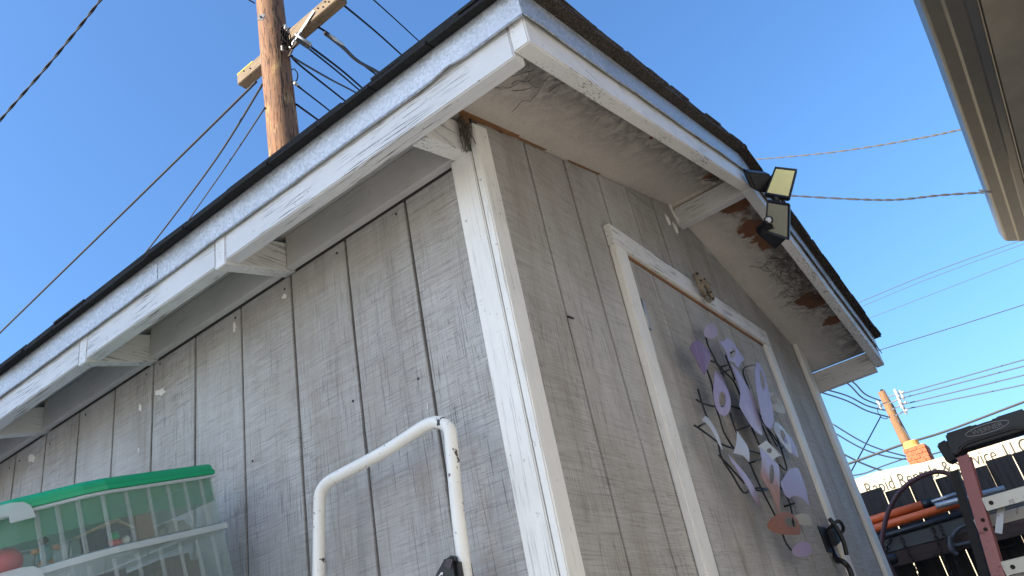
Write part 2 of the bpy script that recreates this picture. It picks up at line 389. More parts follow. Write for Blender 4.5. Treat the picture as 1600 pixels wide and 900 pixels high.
# gable wall
SEAM = 2.4535
gwv = []
for x in (.0035, XK, W): gwv += [(x, .0065, .05), (x, .03, .05), (x, .0065, ZS(x) - .002), (x, .03, ZS(x) - .002)]
gw = obj('gable_wall', gwv, [(0, 4, 6, 2), (4, 8, 10, 6), (1, 3, 7, 5), (5, 7, 11, 9), (2, 6, 7, 3), (6, 10, 11, 7), (0, 1, 5, 4), (4, 5, 9, 8), (0, 2, 3, 1), (8, 9, 11, 10)], M['groove'], shed)
xs = [.0035] + [.2331 + GS * k for k in range(11)] + [W]
DX0, DX1, DZ = .569, 1.812, 2.190
for a, b in zip(xs[:-1], xs[1:]):
    if b - a < .03: continue
    a += GW / 2; b -= GW / 2
    dy = random.uniform(-.0006, .0006)
    xl_ = (SEAM - 2.2548) / .2458; xr_ = XK + (ZS(XK) - SEAM) / .2795
    cuts = [a] + sorted(q for q in (xl_, XK, xr_) if a < q < b) + [b]
    zb = .06
    def pl(z0, f):
        n = len(cuts); V = []
        for x in cuts: V += [(x, dy, z0), (x, .012, z0), (x, dy, f(x)), (x, .012, f(x))]
        F = []
        for i in range(n - 1):
            p, q = i * 4, i * 4 + 4
            F += [(p, q, q + 2, p + 2), (p + 1, p + 3, q + 3, q + 1), (p + 2, q + 2, q + 3, p + 3), (p, p + 1, q + 1, q)]
        F += [(0, 2, 3, 1), (n * 4 - 4, n * 4 - 3, n * 4 - 1, n * 4 - 2)]
        obj('siding_plank', V, F, M['siding'], gw, bevel=.0012)
    if max(ZS(x) for x in cuts) > SEAM + .012:
        pl(zb, lambda x: min(SEAM - .001, ZS(x) - .004))
        cuts = [q for q in cuts if ZS(q) >= SEAM - .0005]
        pl(SEAM + .001, lambda x: max(SEAM + .0015, ZS(x) - .004))
    else: pl(zb, lambda x: ZS(x) - .004)
# corner boards
T1, T2 = .0197, .0192
part('corner_board', boxv((-T1, .0015, .06), (-.0008, .0608, ZB - .001)), M['white_z'], bevel=.0025)
cb = part('corner_board', hexv(lambda i, j, k: ((-T1, .0355)[i], (-T2, -.0008)[j], (.06, ZS((-T1, .0355)[i]) - .035)[k] if 1 else 0)), M['white_z'], bevel=.003)
part('corner_board', hexv(lambda i, j, k: ((W - .065, W + T1)[i], (-T2, -.0008)[j], (.06, ZS((W - .065, W + T1)[i]) - .002)[k])), M['white_z'], bevel=.003)
part('corner_post', boxv((.0, .0005, .06), (.0062, .0035, 2.2)), M['groove'], bevel=0)
box('far_side_wall', (W - .012, .031, .05), (W, D, 2.2), M['siding'], shed, bevel=0)
box('back_wall', (.03, D - .012, .05), (W - .012, D, 2.2), M['siding'], shed, bevel=0)
# frieze blocks between the rafters on the side wall, rafter tails, fascia pieces between the tails
RY = [.0] + [.2211 + GS * k - .014 for k in (2, 5, 8, 11, 14)]          # near face of each rafter
RY[0] = .010
RW = .038
roof = empty('roof', (W / 2, D / 2, 2.3)); roof.parent = shed; roof.location = WORLD[roof.name]
for k, y in enumerate(RY):
    zf = lambda x: 2.150 + .2458 * x
    xo = -.2045 if k else -.1645
    part('rafter', hexv(lambda i, j, kk: ((xo, .10)[i], (y, y + RW)[j], zf((xo, .10)[i]) + .087 * kk)), M['white_x'], roof, bevel=.002)
    y0 = y + RW + .002; y1 = (RY[k + 1] if k + 1 < len(RY) else D) - .002
    box('frieze_board', (-.024, y0, ZB + random.uniform(0, .002)), (-.002, y1, 2.249), M['frieze'], roof, bevel=.002)
    dz = random.uniform(-.002, .003)
    obj('fascia_board', hexv(lambda i, j, kk: ((-.2035, -.166)[i], ((y0 - .001) if k else -OR + .0370, y1 + .001)[j], 2.1095 + dz * j + kk * .088)), BF, M['white_y'], roof, bevel=.0025)
box('fascia_board', (W + .166, -OR + .0375, 2.085), (W + .2015, D, 2.178), M['white_y'], roof, bevel=.002)
box('frieze_board', (W + .003, .0, 2.12), (W + .02, D, 2.24), M['frieze'], roof, bevel=.002)
box('frieze_board', (-.024, -.0005, ZB + .035), (-.0035, .0085, 2.249), M['raw'], roof, bevel=0)
# rake boards
def rake(x0, x1, nm):
    obj(nm, hexv(lambda i, j, k: ((x0, x1)[i], (-OR, -OR + .0364)[j], ZS((x0, x1)[i]) - .0854 + .0835 * k)), BF, M['white_x'], roof, bevel=.003)
rake(-OE, XK + .002, 'rake_board'); rake(XK + .0035, W + OE, 'rake_board')
# ridge lookout beam across the gable overhang
box('lookout_beam', (XK + .012, -OR + .0375, ZS(XK) - .088), (XK + .050, -.001, ZS(XK) - .012), M['white_y'], roof, bevel=.002)
# soffit panels (underside of the roof deck)
def slab(nm, x0, x1, y0, y1, z0, z1, mat, **kw):
    return obj(nm, hexv(lambda i, j, k: ((x0, x1)[i], (y0, y1)[j], ZS((x0, x1)[i]) + (z0, z1)[k])), BF, mat, roof, **kw)
slab('soffit_panel', -OE + .002, XK - .0005, -OR + .001, .02, 0, .011, M['soffit'])
slab('soffit_panel', XK + .0005, W + OE - .002, -OR + .001, .02, 0, .011, M['soffit'])
slab('deck_panel', -OE + .002, XK - .0005, .021, D + .25, 0, .011, M['frieze'])
slab('deck_panel', XK + .0005, W + OE - .002, .021, D + .25, 0, .011, M['frieze'])
# strip of bare brown wood where the paint stops at the top of the gable
random.seed(17)
for x0, x1, yo, hh in ((-.055, .20, -.011, .009), (.20, .34, -.006, .004), (.46, .66, -.004, .005)):
    n = 14; lo_ = []; hi_ = []
    for q in range(n + 1):
        x = x0 + (x1 - x0) * q / n; e = math.sin(math.pi * q / n) ** .5
        lo_.append((x, yo, ZS(x) - .001 - hh * e * random.uniform(.25, 1.1))); hi_.append((x, yo, ZS(x) - .0005))
    obj('bare_strip', *prism(lo_ + hi_[::-1], (0, -yo - .0008, 0)), M['raw'], roof)
# drip edge: bent sheet metal, slightly wavy along the bottom hem
def drip(along, p0, p1, side, segs=26, top=.056, bot=-.027):
    V, F = [], []
    for i in range(segs + 1):
        t = i / segs; c = Vector(p0).lerp(Vector(p1), t)
        wv = .0008 * math.sin(t * 17 + 1) + .0006 * math.sin(t * 41)
        kink = .004 * math.exp(-((t - .155) / .012) ** 2) if along == 'y' and p0[1] < -.2 else 0
        o = Vector(side)
        for off, z in ((-.03, top), (.003, top), (.0045, top - .004), (.0035 + wv * .4, bot + .012), (.0075 + wv + kink, bot + kink), (.0105 + wv + kink, bot + .001 + kink)):
            V.append(c + o * off + Vector((0, 0, z)))
    for i in range(segs):
        for k in range(5): F.append((i * 6 + k, i * 6 + k + 1, i * 6 + k + 7, i * 6 + k + 6))
    return V, F
cuts = [-.2905, .9, 2.02, D + .25]
for q in range(3):
    a, b = cuts[q], cuts[q + 1]
    obj('drip_edge', *drip('y', (-OE - .001 * (q % 2), a + (0 if q == 0 else -.012), ZS(-OE)), (-OE - .001 * (q % 2), b, ZS(-OE)), (-1, 0, 0)), M['galv'], roof, smooth=False, solid=.0008)
obj('drip_edge', *drip('x', (-OE - .003, -OR, ZS(-OE)), (XK, -OR, ZS(XK)), (0, -1, 0)), M['galv'], roof, solid=.0008)
obj('drip_edge', *drip('x', (XK - .006, -OR - .001, ZS(XK - .006)), (W + OE, -OR - .001, ZS(W + OE)), (0, -1, 0), bot=-.03), M['galv'], roof, solid=.0008)
slab('roof_deck', -OE + .001, XK - .0004, -OR + .0005, D + .25, .0115, .055, M['brownwood'])
slab('roof_deck', XK + .0004, W + OE - .001, -OR + .0005, D + .25, .0115, .055, M['brownwood'])
# shingles: eave row and both rake rows one by one, the field behind as one sheet of courses
def shingle(x0, x1, y0, y1, lift, t=.007, mat='shingle'):
    jx, jy = random.uniform(-.004, .004), random.uniform(-.003, .003)
    def f(i, j, k):
        x = (x0 + jx, x1)[i]; y = (y0, y1)[j]
        return (x, y + jy, ZS(x) + .0575 + lift + (.006 if i == 0 else 0) * 0 + t * k + random.uniform(-.001, .001))
    obj('shingle', hexv(f), BF, M[mat], roof)
def shingle_r(x0, x1, y0, y1, lift, t=.007, mat='shingle'):
    obj('shingle', hexv(lambda i, j, k: ((x0, x1)[i], (y0, y1)[j] + random.uniform(-.003, .003), ZS((x0, x1)[i]) + .0575 + lift + t * k)), BF, M[mat], roof)
y = -.245
k = 0
while y < D + .2:
    wd = random.uniform(.155, .17)
    shingle(-OE - .030, -.02, y, y + wd - .003, .0, .008)
    shingle(-OE - .024 - random.uniform(0, .006), -.02, y + .08, y + wd + .077, .0085, .008)
    shingle(-OE - .018 - random.uniform(0, .008), -.02, y, y + wd - .003, .017, .008)
    y += wd; k += 1
x = -OE - .030; k = 0
while x < W + OE:
    wd = .142 if k else .15
    x1 = min(x + wd, W + OE + .028)
    for lay in range(3):
        xa, xb = x + .03 * lay * (1 if k else 0), min(x1 + .03 * lay, W + OE + .028)
        if xa < XK < xb:
            shingle_r(xa, XK, -OR - .030 - random.uniform(0, .005), -.245 - .002, .0085 * lay, .008, 'shingle_b'); xa = XK
        if xb - xa > .02: shingle_r(xa, xb - .002, -OR - .030 - random.uniform(0, .006), -.245 - .002, .0085 * lay, .008, 'shingle_b')
    x = x1; k += 1
    if x1 >= W + OE + .027: break
for sx in (0, 1):
    V, F = [], []
    xs_ = [(-.02 + .13 * q) for q in range(10)] if sx == 0 else [(W + OE - .13 * q) for q in range(11)]
    for xa in xs_:
        xb = min(xa + .16, XK) if sx == 0 else max(xa - .16, XK)
        b = hexv(lambda i, j, kk: ((xa, xb)[i], (-.244, D + .27)[j], ZS((xa, xb)[i]) + .0575 + (.012, .004)[i] + .008 * kk))
        V, F = merge([(V, F), (b, BF)])
    o = obj('shingle_courses', V, F, M['shingle'], roof); o['kind'] = 'stuff'
for q in range(12):
    ya = -OR - .03 + q * .3
    obj('ridge_cap', [(XK - .13, ya, ZS(XK - .13) + .087), (XK, ya, ZS(XK) + .092), (XK + .13, ya, ZS(XK + .13) + .087), (XK - .13, ya + .298, ZS(XK - .13) + .081), (XK, ya + .298, ZS(XK) + .086), (XK + .13, ya + .298, ZS(XK + .13) + .081)], [(0, 1, 4, 3), (1, 2, 5, 4)], M['shingle_b'], roof, solid=.007)

# door: leaf of planks, white casing, hinges, latch, pull
door = empty('door', (1.18, 0, .06)); door.parent = shed; door.location = WORLD[door.name]
JW = .066
ds = [DX0 + JW + .004] + [x for x in (.8125, 1.008, 1.205, 1.40, 1.597)] + [DX1 - JW - .004]
box('door_core', (DX0 + JW, -.0045, .07), (DX1 - JW, -.0025, DZ - JW - .006), M['groove'], door, bevel=0)
for a, b in zip(ds[:-1], ds[1:]):
    box('door_plank', (a + .003, -.0095 + random.uniform(-.0004, .0004), .075), (b - .003, -.003, DZ - JW - .012), M['siding'], door, bevel=.001)
box('casing_header', (DX0, -.0225, DZ - JW), (DX1, -.0012, DZ), M['white_x'], door, bevel=.002)
def jamb(xt, xb, w0):
    obj('casing_jamb', hexv(lambda i, j, k: ((xb, xt)[k] + (0, w0)[i], (-.0225, -.0012)[j], (.06, DZ - JW - .001)[k])), BF, M['white_z'], door, bevel=.003)
jamb(DX0 + .001, DX0 - .075, JW); jamb(DX1 - JW - .001, DX1 - JW - .045, JW)
box('head_stop', (DX0 + JW + .001, -.0118, DZ - JW - .010), (DX1 - JW - .001, -.0015, DZ - JW - .0005), M['raw'], door, bevel=0)
hp = on(1009, 492, 1, -.012)
for z in (hp.z, 1.1, .35):
    hg = box('hinge', (hp.x - .010, -.0135, z - .045), (hp.x + .012, -.0105, z + .045), M['steel'], door, bevel=.0008)
    obj('hinge_pin', *tube([(hp.x - .012, -.015, z - .045), (hp.x - .012, -.015, z + .045)], .0045, 8), M['steel'], hg, smooth=True)
# latch: strap plate with staple and hasp
lp = on(1303, 840, 1, -.03)
la = box('latch', (lp.x - .075, -.0135, lp.z - .045), (lp.x + .012, -.0105, lp.z + .04), M['black'], door, bevel=.001)
obj('hasp', hexv(lambda i, j, k: (lp.x + (-.03, .055)[i], (-.040, -.022)[j], lp.z + (-.03, .02)[k] + .02 * i)), BF, M['black'], la, bevel=.004)
obj('staple', *tube(spline([lp + Vector((.03, .02, .03)), lp + Vector((.035, -.02, .05)), lp + Vector((.05, -.028, .04)), lp + Vector((.065, -.02, .02)), lp + Vector((.05, .01, .01))]), .006, 8), M['black'], la, smooth=True)
obj('bolt_knob', *tube(spline([lp + Vector((-.01, -.01, .06)), lp + Vector((-.005, -.02, .03)), lp + Vector((.01, -.022, -.02)), lp + Vector((.015, -.015, -.06))]), .007, 8), M['black'], la, smooth=True)
pp = [on(px, py, 1, yv) for px, py, yv in ((1304, 866, -.012), (1309, 874, -.03), (1318, 878, -.05), (1326, 887, -.055), (1331, 900, -.055), (1334, 915, -.05), (1332, 930, -.03), (1330, 938, -.012))]
dh = obj('door_pull', *tube(spline(pp), .0085, 10), M['black'], door, smooth=True)
box('pull_plate', (pp[0].x - .018, -.0135, pp[0].z - .03), (pp[0].x + .018, -.0105, pp[0].z + .03), M['black'], dh, bevel=.001)
random.seed(31)
for a, b in zip(ys[1:12], ys[2:13]):
    for z in (2.115, 1.72):
        c = Vector((-.0004, random.choice((a + .03, b - .03)) + random.uniform(-.008, .008), z + random.uniform(-.02, .02)))
        obj('nail_head', *tube([c + Vector((.001, 0, 0)), c - Vector((.0008, 0, 0))], .0032, 8), M['iron'], sw)
for px, py, sx, sy in ((250, 612, 9, 6), (219, 636, 3, 7), (444, 462, 4, 5), (366, 512, 3, 10), (50, 716, 6, 9), (216, 704, 1.2, 6), (668, 634, 1, 7)):
    pg = []
    for k in range(14):
        q = 2 * math.pi * k / 14; rr = random.uniform(.45, 1.15); pg.append(on(px + math.cos(q) * sx * rr, py + math.sin(q) * sy * rr - math.cos(q) * sx * .3, 0, -.0016))
    obj('paint_smear', *prism(pg, (.0012, 0, 0)), M['white_z'], sw)
for px, py in ((1047, 322), (1052, 333), (1058, 344), (1043, 343), (1055, 356)):
    c = on(px, py, 1, -.004); tubeo('caulk_bead', [c + Vector((-.008, 0, .022)), c, c + Vector((.006, 0, -.02))], [.003, .0065, .004], M['white_z'], gw, 7)
nl = on(889, 497, 1, 0)
tubeo('nail', [nl + Vector((-.01, -.003, .0)), nl + Vector((.009, -.006, -.001))], .0026, M['iron'], shed, 6)

# ------------------------------------------------------------------ cobwebs, debris on the shed
def strands(name, label, cx, pts_fn, n, r, parent=None):
    V, F = [], []
    for _ in range(n):
        V, F = merge([(V, F), tube(spline(pts_fn(), 4), r * random.uniform(.6, 1.5), 4)])
    o = obj(name, V, F, M['web']); tag(o, label, 'cobweb', kind='stuff'); return o
def web_at(x0, x1, y0, y1, L):
    def f():
        x = random.uniform(x0, x1); y = random.uniform(y0, y1); a = random.uniform(0, 6.28); out = []
        for k in range(4):
            out.append((x, y, ZS(x) - .003 - random.uniform(0, .012))); a += random.uniform(-.9, .9)
            x += math.cos(a) * L; y = max(-.24, min(-.01, y + math.sin(a) * L))
        return out
    return f
strands('cobweb', 'dusty cobweb threads under the roof corner nearest the camera', 0, web_at(-.10, .10, -.22, -.10, .018), 22, .0005)
strands('cobweb', 'thick dark cobweb strands below the white rake board beside the roof corner', 0, web_at(.27, .40, -.245, -.215, .012), 12, .0013)
strands('cobweb', 'dark cobweb clump where the ridge beam meets the rake board', 0, web_at(1.10, 1.22, -.245, -.2, .014), 40, .0013)
strands('cobweb', 'hairy cobweb mat under the far slope beyond the floodlight', 0, web_at(1.7, 2.1, -.235, -.12, .02), 110, .0006)
def webc():
    return [(random.uniform(-.05, -.02), random.uniform(-.02, .008), random.uniform(2.13, 2.24)) for _ in range(3)]
strands('cobweb', 'brown cobweb tangle stuffed in the gap above the white corner boards', 0, webc, 26, .0007)
random.seed(11)

# ------------------------------------------------------------------ vine ring on the door header
vr = empty('vine_ring', on(1100, 448, 1, -.04), 'small dried vine ring hanging on the white door header', 'ring')
for pth, r in (([(1085, 430), (1090, 438), (1094, 448), (1099, 458), (1103, 464)], .006), ([(1086, 429), (1093, 434), (1102, 443), (1108, 455), (1112, 464)], .007), ([(1085, 431), (1091, 436), (1098, 447)], .005), ([(1112, 463), (1110, 470), (1107, 471), (1103, 465)], .004), ([(1104, 447), (1110, 458), (1114, 466), (1112, 468)], .005)):
    P3 = [on(px, py, 1, -.033 - .012 * math.sin(i)) for i, (px, py) in enumerate(pth)]
    tubeo('vine', spline(P3), [r * 1.35 * random.uniform(.75, 1.15) for _ in spline(P3)], M['twig'], vr, 7)
for px, py in ((1088, 428), (1099, 437), (1109, 457), (1113, 467), (1094, 439)):
    c = on(px, py, 1, -.05); tubeo('twig_stub', [c, c + Vector((.002, -.006, .002))], [.004, .003], M['iron'], vr, 5)

# ------------------------------------------------------------------ metal wall art hung on the door
art = empty('wall_art', on(1160, 690, 1, -.05), 'abstract metal wall sculpture of lavender petals on black rods, hung on the shed door', 'wall art')
Z1 = lambda p: (1070 + p[0] / 5, 495 + p[1] / 5)
Z2 = lambda p: (1080 + p[0] / 4.5, 620 + p[1] / 4.5)
Z3 = lambda p: (1180 + p[0] / 5, 720 + p[1] / 5)
lav = m_copper('petal_lavender', (.27, .21, .34), (.36, .31, .46), (.44, .40, .53), 5)
pink = m_copper('petal_pink', (.32, .21, .28), (.36, .27, .34), (.42, .34, .40), 6)
purp = m_copper('petal_purple', (.11, .045, .085), (.17, .085, .17), (.22, .12, .20), 7)
pale = m_copper('petal_silver', (.38, .38, .39), (.48, .48, .52), (.54, .53, .52), 6)
gold = m_copper('petal_gold', (.34, .23, .08), (.42, .36, .27), (.28, .16, .06), 7, hl=.05, me=.1)
copp = m_copper('petal_copper', (.20, .062, .018), (.25, .085, .03), (.30, .12, .045), 5, hl=.0, me=.05)
def grad(name, c0, c1, pa, pb):     # heat-tinted metal: the tint runs from one end of the petal to the other
    a = N(name); d = Vector(pb) - Vector(pa)
    t = a.n('ShaderNodeVectorMath', {0: a.n('ShaderNodeVectorMath', {0: a.P(), 1: pa}, operation='SUBTRACT').outputs[0], 1: d / d.length_squared}, operation='DOT_PRODUCT').outputs['Value']
    t = a.math('ADD', t, a.math('MULTIPLY', a.math('SUBTRACT', a.noise((1, 1, 1), 18, 3), .5), .35))
    c = a.mix(a.ramp(t, .35, .7), c0, c1); c = a.mix(a.ramp(a.noise((50, 50, 12), 1, 4), .4, .75, 0, .3), c, (.5, .47, .52))  # pale highlight streaks are mixed over the tint
    a.b.inputs['Specular IOR Level'].default_value = .3
    return a.col(c).set(Metallic=.1, Roughness=.5).m
def resample(poly, n):
    poly = [Vector(p) for p in poly]; L = [0]
    m = len(poly)
    for i in range(m): L.append(L[-1] + (poly[(i + 1) % m] - poly[i]).length)
    out = []
    for k in range(n):
        t = L[-1] * k / n; i = max(j for j in range(m) if L[j] <= t)
        out.append(poly[i].lerp(poly[(i + 1) % m], (t - L[i]) / max(1e-9, L[i + 1] - L[i])))
    return out
def smoothclosed(P, n=5):
    m = len(P); out = []
    for i in range(m):
        p0, p1, p2, p3 = P[i - 1], P[i], P[(i + 1) % m], P[(i + 2) % m]
        for k in range(n):
            t = k / n; out.append(.5 * ((2 * p1) + (p2 - p0) * t + (2 * p0 - 5 * p1 + 4 * p2 - p3) * t * t + (3 * p1 - p0 - 3 * p2 + p3) * t ** 3))
    return out
def ell(c, rx, ry, rot=0, n=12):
    return [(c[0] + rx * math.cos(q) * math.cos(rot) - ry * math.sin(q) * math.sin(rot), c[1] + rx * math.cos(q) * math.sin(rot) + ry * math.sin(q) * math.cos(rot)) for q in [2 * math.pi * k / n for k in range(n)]]
def petal(Z, poly, mat, yv, hole=None, curl=.005, round_=True):
    out = [on(*Z(p), 1, yv) for p in poly]
    if round_: out = smoothclosed(out, 4)
    n = 40; out = resample(out, n)
    c = sum(out, Vector()) / n
    ext = max((p - c).length for p in out)
    def bend(p): d = (p - c).length / ext; return p + Vector((0, curl * (.5 - d * d) * -1, 0))
    if hole:
        inn = resample([on(*Z(p), 1, yv) for p in hole], n); ci = sum(inn, Vector()) / n
        def orient(L, cc):
            area = sum((L[i] - cc).cross(L[(i + 1) % len(L)] - cc).y for i in range(len(L)))
            return L if area > 0 else L[::-1]
        out = orient(out, c); inn = orient(inn, ci)
        ang = lambda p: math.atan2(p.z - ci.z, p.x - ci.x)
        # start both rings at the same bearing
        i0 = min(range(n), key=lambda i: abs(ang(out[i]) - 0.3)); j0 = min(range(n), key=lambda i: abs(ang(inn[i]) - 0.3))
        out = out[i0:] + out[:i0]; inn = inn[j0:] + inn[:j0]
        rings = [[o.lerp(q, t) for o, q in zip(out, inn)] for t in (0, .5, 1)]
        V = [bend(p) for r in rings for p in r]; F = []
        for k in range(2):
            for i in range(n): F.append((k * n + i, k * n + (i + 1) % n, (k + 1) * n + (i + 1) % n, (k + 1) * n + i))
    else:
        rings = [[o.lerp(c, t) for o in out] for t in (0, .35, .7)]
        V = [bend(p) for r in rings for p in r] + [bend(c)]; F = []
        for k in range(2):
            for i in range(n): F.append((k * n + i, k * n + (i + 1) % n, (k + 1) * n + (i + 1) % n, (k + 1) * n + i))
        F += [(2 * n + i, 2 * n + (i + 1) % n, 3 * n) for i in range(n)]
    return obj('petal', V, F, mat, art, smooth=False, solid=.0011)
A_ = lambda p, Z, y=-.06: on(*Z(p), 1, y)
petal(Z1, ell((205, 112), 54, 60, .2), pink, -.055)
petal(Z1, [(95, 175), (150, 225), (215, 285), (185, 360), (155, 458), (120, 400), (85, 330), (38, 245), (60, 200)], purp, -.070, round_=False)
petal(Z1, [(268, 183), (300, 195), (325, 163), (385, 215), (430, 280), (472, 330), (440, 355), (412, 405), (385, 360), (345, 345), (320, 270)], lav, -.062, hole=ell((368, 285), 20, 40, .25), round_=False)
petal(Z1, [(240, 422), (285, 450), (325, 540), (355, 640), (350, 720), (318, 775), (275, 750), (240, 680), (222, 590), (225, 500)], grad('petal_lavender_brown', (.15, .06, .045), (.33, .25, .40), A_((275, 430), Z1), A_((290, 640), Z1)), -.072, hole=ell((287, 648), 26, 62, -.08))
petal(Z1, [(368, 370), (400, 395), (440, 455), (520, 600), (590, 790), (612, 930), (560, 900), (510, 840), (425, 695), (430, 600), (415, 520), (388, 440)], lav, -.060, round_=False)
petal(Z1, [(568, 348), (612, 405), (638, 510), (664, 640), (691, 780), (684, 862), (655, 866), (618, 815), (583, 700), (554, 560), (543, 450), (552, 385)], lav, -.075, hole=ell((602, 495), 16, 86, -.14))
petal(Z1, [(660, 588), (705, 612), (762, 672), (788, 735), (768, 756), (722, 748), (690, 728), (668, 690), (650, 640)], gold, -.050, hole=ell((690, 652), 22, 36, -.3))
petal(Z2, [(665, 262), (700, 280), (735, 350), (756, 422), (722, 410), (690, 380), (660, 320)], lav, -.050)
petal(Z2, [(588, 176), (622, 196), (668, 248), (700, 320), (706, 392), (678, 378), (622, 302), (585, 225)], pale, -.070, hole=ell((648, 284), 17, 56, -.42))
petal(Z2, [(100, 132), (130, 170), (172, 240), (206, 320), (228, 376), (190, 330), (150, 258), (115, 195), (78, 160)], pale, -.075, round_=False)
petal(Z2, [(320, 238), (352, 288), (395, 340), (410, 388), (406, 460), (360, 415), (300, 395), (312, 330)], pale, -.070, round_=False)
petal(Z2, [(268, 405), (312, 462), (372, 540), (422, 610), (462, 680), (496, 762), (484, 776), (448, 738), (398, 650), (340, 550), (290, 460)], grad('petal_spear', (.36, .31, .45), (.15, .055, .025), A_((268, 405), Z2), A_((496, 762), Z2)), -.082, round_=False)
petal(Z2, [(475, 345), (522, 307), (570, 355), (642, 412), (585, 430), (575, 445), (520, 420), (500, 400)], m_copper('petal_cream', (.52, .48, .40), (.58, .56, .50), (.62, .60, .56)), -.052, hole=ell((545, 380), 18, 17), round_=False)
petal(Z2, [(478, 350), (520, 385), (555, 425), (592, 455), (623, 482), (616, 600), (622, 820), (570, 690), (520, 610), (490, 560), (492, 440)], grad('petal_ring', (.38, .34, .47), (.34, .15, .085), A_((550, 440), Z2), A_((622, 870), Z2)), -.080, hole=ell((560, 545), 17, 70, .05), round_=False)
petal(Z2, [(632, 600), (680, 512), (748, 496), (765, 520), (800, 620), (836, 776), (775, 712), (722, 694), (685, 716), (650, 660)], lav, -.062, round_=False)
petal(Z3, ell((377, 460), 73, 45, .25), gold, -.048)
petal(Z3, [(100, 495), (150, 430), (220, 400), (290, 418), (342, 470), (358, 530), (345, 576), (270, 579), (180, 570), (120, 535)], copp, -.085, hole=ell((272, 480), 54, 40, .35))
petal(Z3, ell((370, 693), 78, 60, -.15), m_copper('petal_rose', (.32, .23, .38), (.37, .27, .38), (.28, .24, .42), 9), -.060)
rods = [(Z1, [(165, 160), (185, 230), (225, 310), (270, 400), (308, 465)]), (Z1, [(170, 410), (210, 520), (240, 690), (275, 800), (305, 900), (382, 1030)]),
        (Z1, [(205, 345), (250, 362), (310, 430), (380, 500), (432, 610)]), (Z1, [(285, 442), (370, 402)]), (Z1, [(285, 392), (342, 372)]), (Z1, [(318, 300), (360, 410), (392, 495)]),
        (Z1, [(350, 285), (386, 268)]), (Z1, [(550, 376), (456, 412), (500, 560), (546, 690), (600, 790), (655, 895), (720, 1010)]), (Z1, [(102, 565), (130, 660), (160, 750), (175, 790)]),
        (Z1, [(88, 645), (130, 670), (185, 690), (260, 703), (360, 700), (440, 722)]), (Z2, [(22, 200), (110, 260), (190, 320), (270, 355), (340, 365), (420, 380), (490, 402)]),
        (Z2, [(50, 210), (98, 186)]), (Z2, [(190, 320), (215, 430), (290, 550), (365, 670), (420, 655), (470, 640), (545, 650), (622, 640)]), (Z2, [(195, 410), (260, 480), (372, 606)]),
        (Z2, [(275, 115), (315, 240), (410, 460), (480, 620), (590, 835)]), (Z2, [(322, 236), (420, 200)]), (Z2, [(408, 467), (492, 438)]), (Z2, [(425, 215), (478, 340)]), (Z2, [(490, 182), (560, 340)]),
        (Z2, [(430, 30), (485, 150), (560, 250), (632, 355), (645, 355)]), (Z2, [(585, 235), (640, 390), (672, 515), (618, 476)]), (Z2, [(470, 148), (500, 150)]), (Z2, [(455, 655), (500, 660), (560, 645), (630, 640), (690, 740), (722, 890)]),
        (Z3, [(215, 575), (245, 650), (292, 708)]), (Z3, [(290, 470), (302, 510)]), (Z3, [(300, 478), (318, 470)])]
for Z, p in rods:
    P3 = [on(*Z(q), 1, -.040 - .004 * (i % 2)) for i, q in enumerate(p)]
    tubeo('rod', spline(P3, 4), .0026, M['blackmetal'], art, 7)
for px, py in ((1100, 560), (1230, 790)):
    c = on(px, py, 1, -.02); tubeo('hanger', [(c.x, -.010, c.z), (c.x, -.045, c.z)], .003, M['blackmetal'], art, 6)

# ------------------------------------------------------------------ floodlight on the ridge end of the rake
fl = empty('floodlight', (1.2, -.33, 2.45), 'black solar floodlight with three panel heads on the roof peak', 'floodlight')
def quadbox(name, corners, n, back, mat, parent, D0, bevel=.004):
    n = n.normalized(); c0 = dep(sum(q[0] for q in corners) / 4, sum(q[1] for q in corners) / 4, D0)
    f = [onpl(px, py, c0, n) for px, py in corners]
    V = f + [p - n * back for p in f]
    F = [(0, 1, 2, 3), (4, 7, 6, 5)] + [(i, (i + 1) % 4, 4 + (i + 1) % 4, 4 + i) for i in range(4)]
    return obj(name, V, F, mat, parent, bevel=bevel), f, n
def inset(f, n, t, up): 
    c = sum(f, Vector()) / 4
    return [p.lerp(c, t) + n * up for p in f]
def head(corners, nrm, back, D0, ledmat, sensor=None):
    h, f, n = quadbox('head', corners, nrm, back, M['black'], fl, D0)
    q = inset(f, n, .17, .0012); obj('lens', q + [p - n * .002 for p in q], [(0, 1, 2, 3), (4, 7, 6, 5)] + [(i, (i + 1) % 4, 4 + (i + 1) % 4, 4 + i) for i in range(4)], ledmat, h)
    r = [inset(f, n, .13, .0006), inset(f, n, .04, .003), inset(f, n, .01, .0008)]
    obj('bezel', sum(r, []), [(k * 4 + i, k * 4 + (i + 1) % 4, k * 4 + 4 + (i + 1) % 4, k * 4 + 4 + i) for k in range(2) for i in range(4)], M['black'], h)
    if sensor:
        c = onpl(*sensor, f[0], n) + n * .003
        u = (f[1] - f[0]).normalized(); v = n.cross(u)
        hx = [c + (u * math.cos(k * math.pi / 3) * .016 + v * math.sin(k * math.pi / 3) * .016) for k in range(6)]
        sh = obj('sensor_housing', *prism([p - n * .002 for p in hx], n * .006), M['black'], h, bevel=.001)
        V, F = [], []
        for a in range(5):
            for k in range(12):
                la = a * math.pi / 10; V.append(c + n * (.003 + math.sin(la) * .008) + (u * math.cos(k * math.pi / 6) + v * math.sin(k * math.pi / 6)) * math.cos(la) * .0105)
        for a in range(4):
            for k in range(12): F.append((a * 12 + k, a * 12 + (k + 1) % 12, a * 12 + 12 + (k + 1) % 12, a * 12 + 12 + k))
        F.append(tuple(range(48, 60)))
        obj('sensor_dome', V, F, M['dome'], sh, smooth=True)
    return h
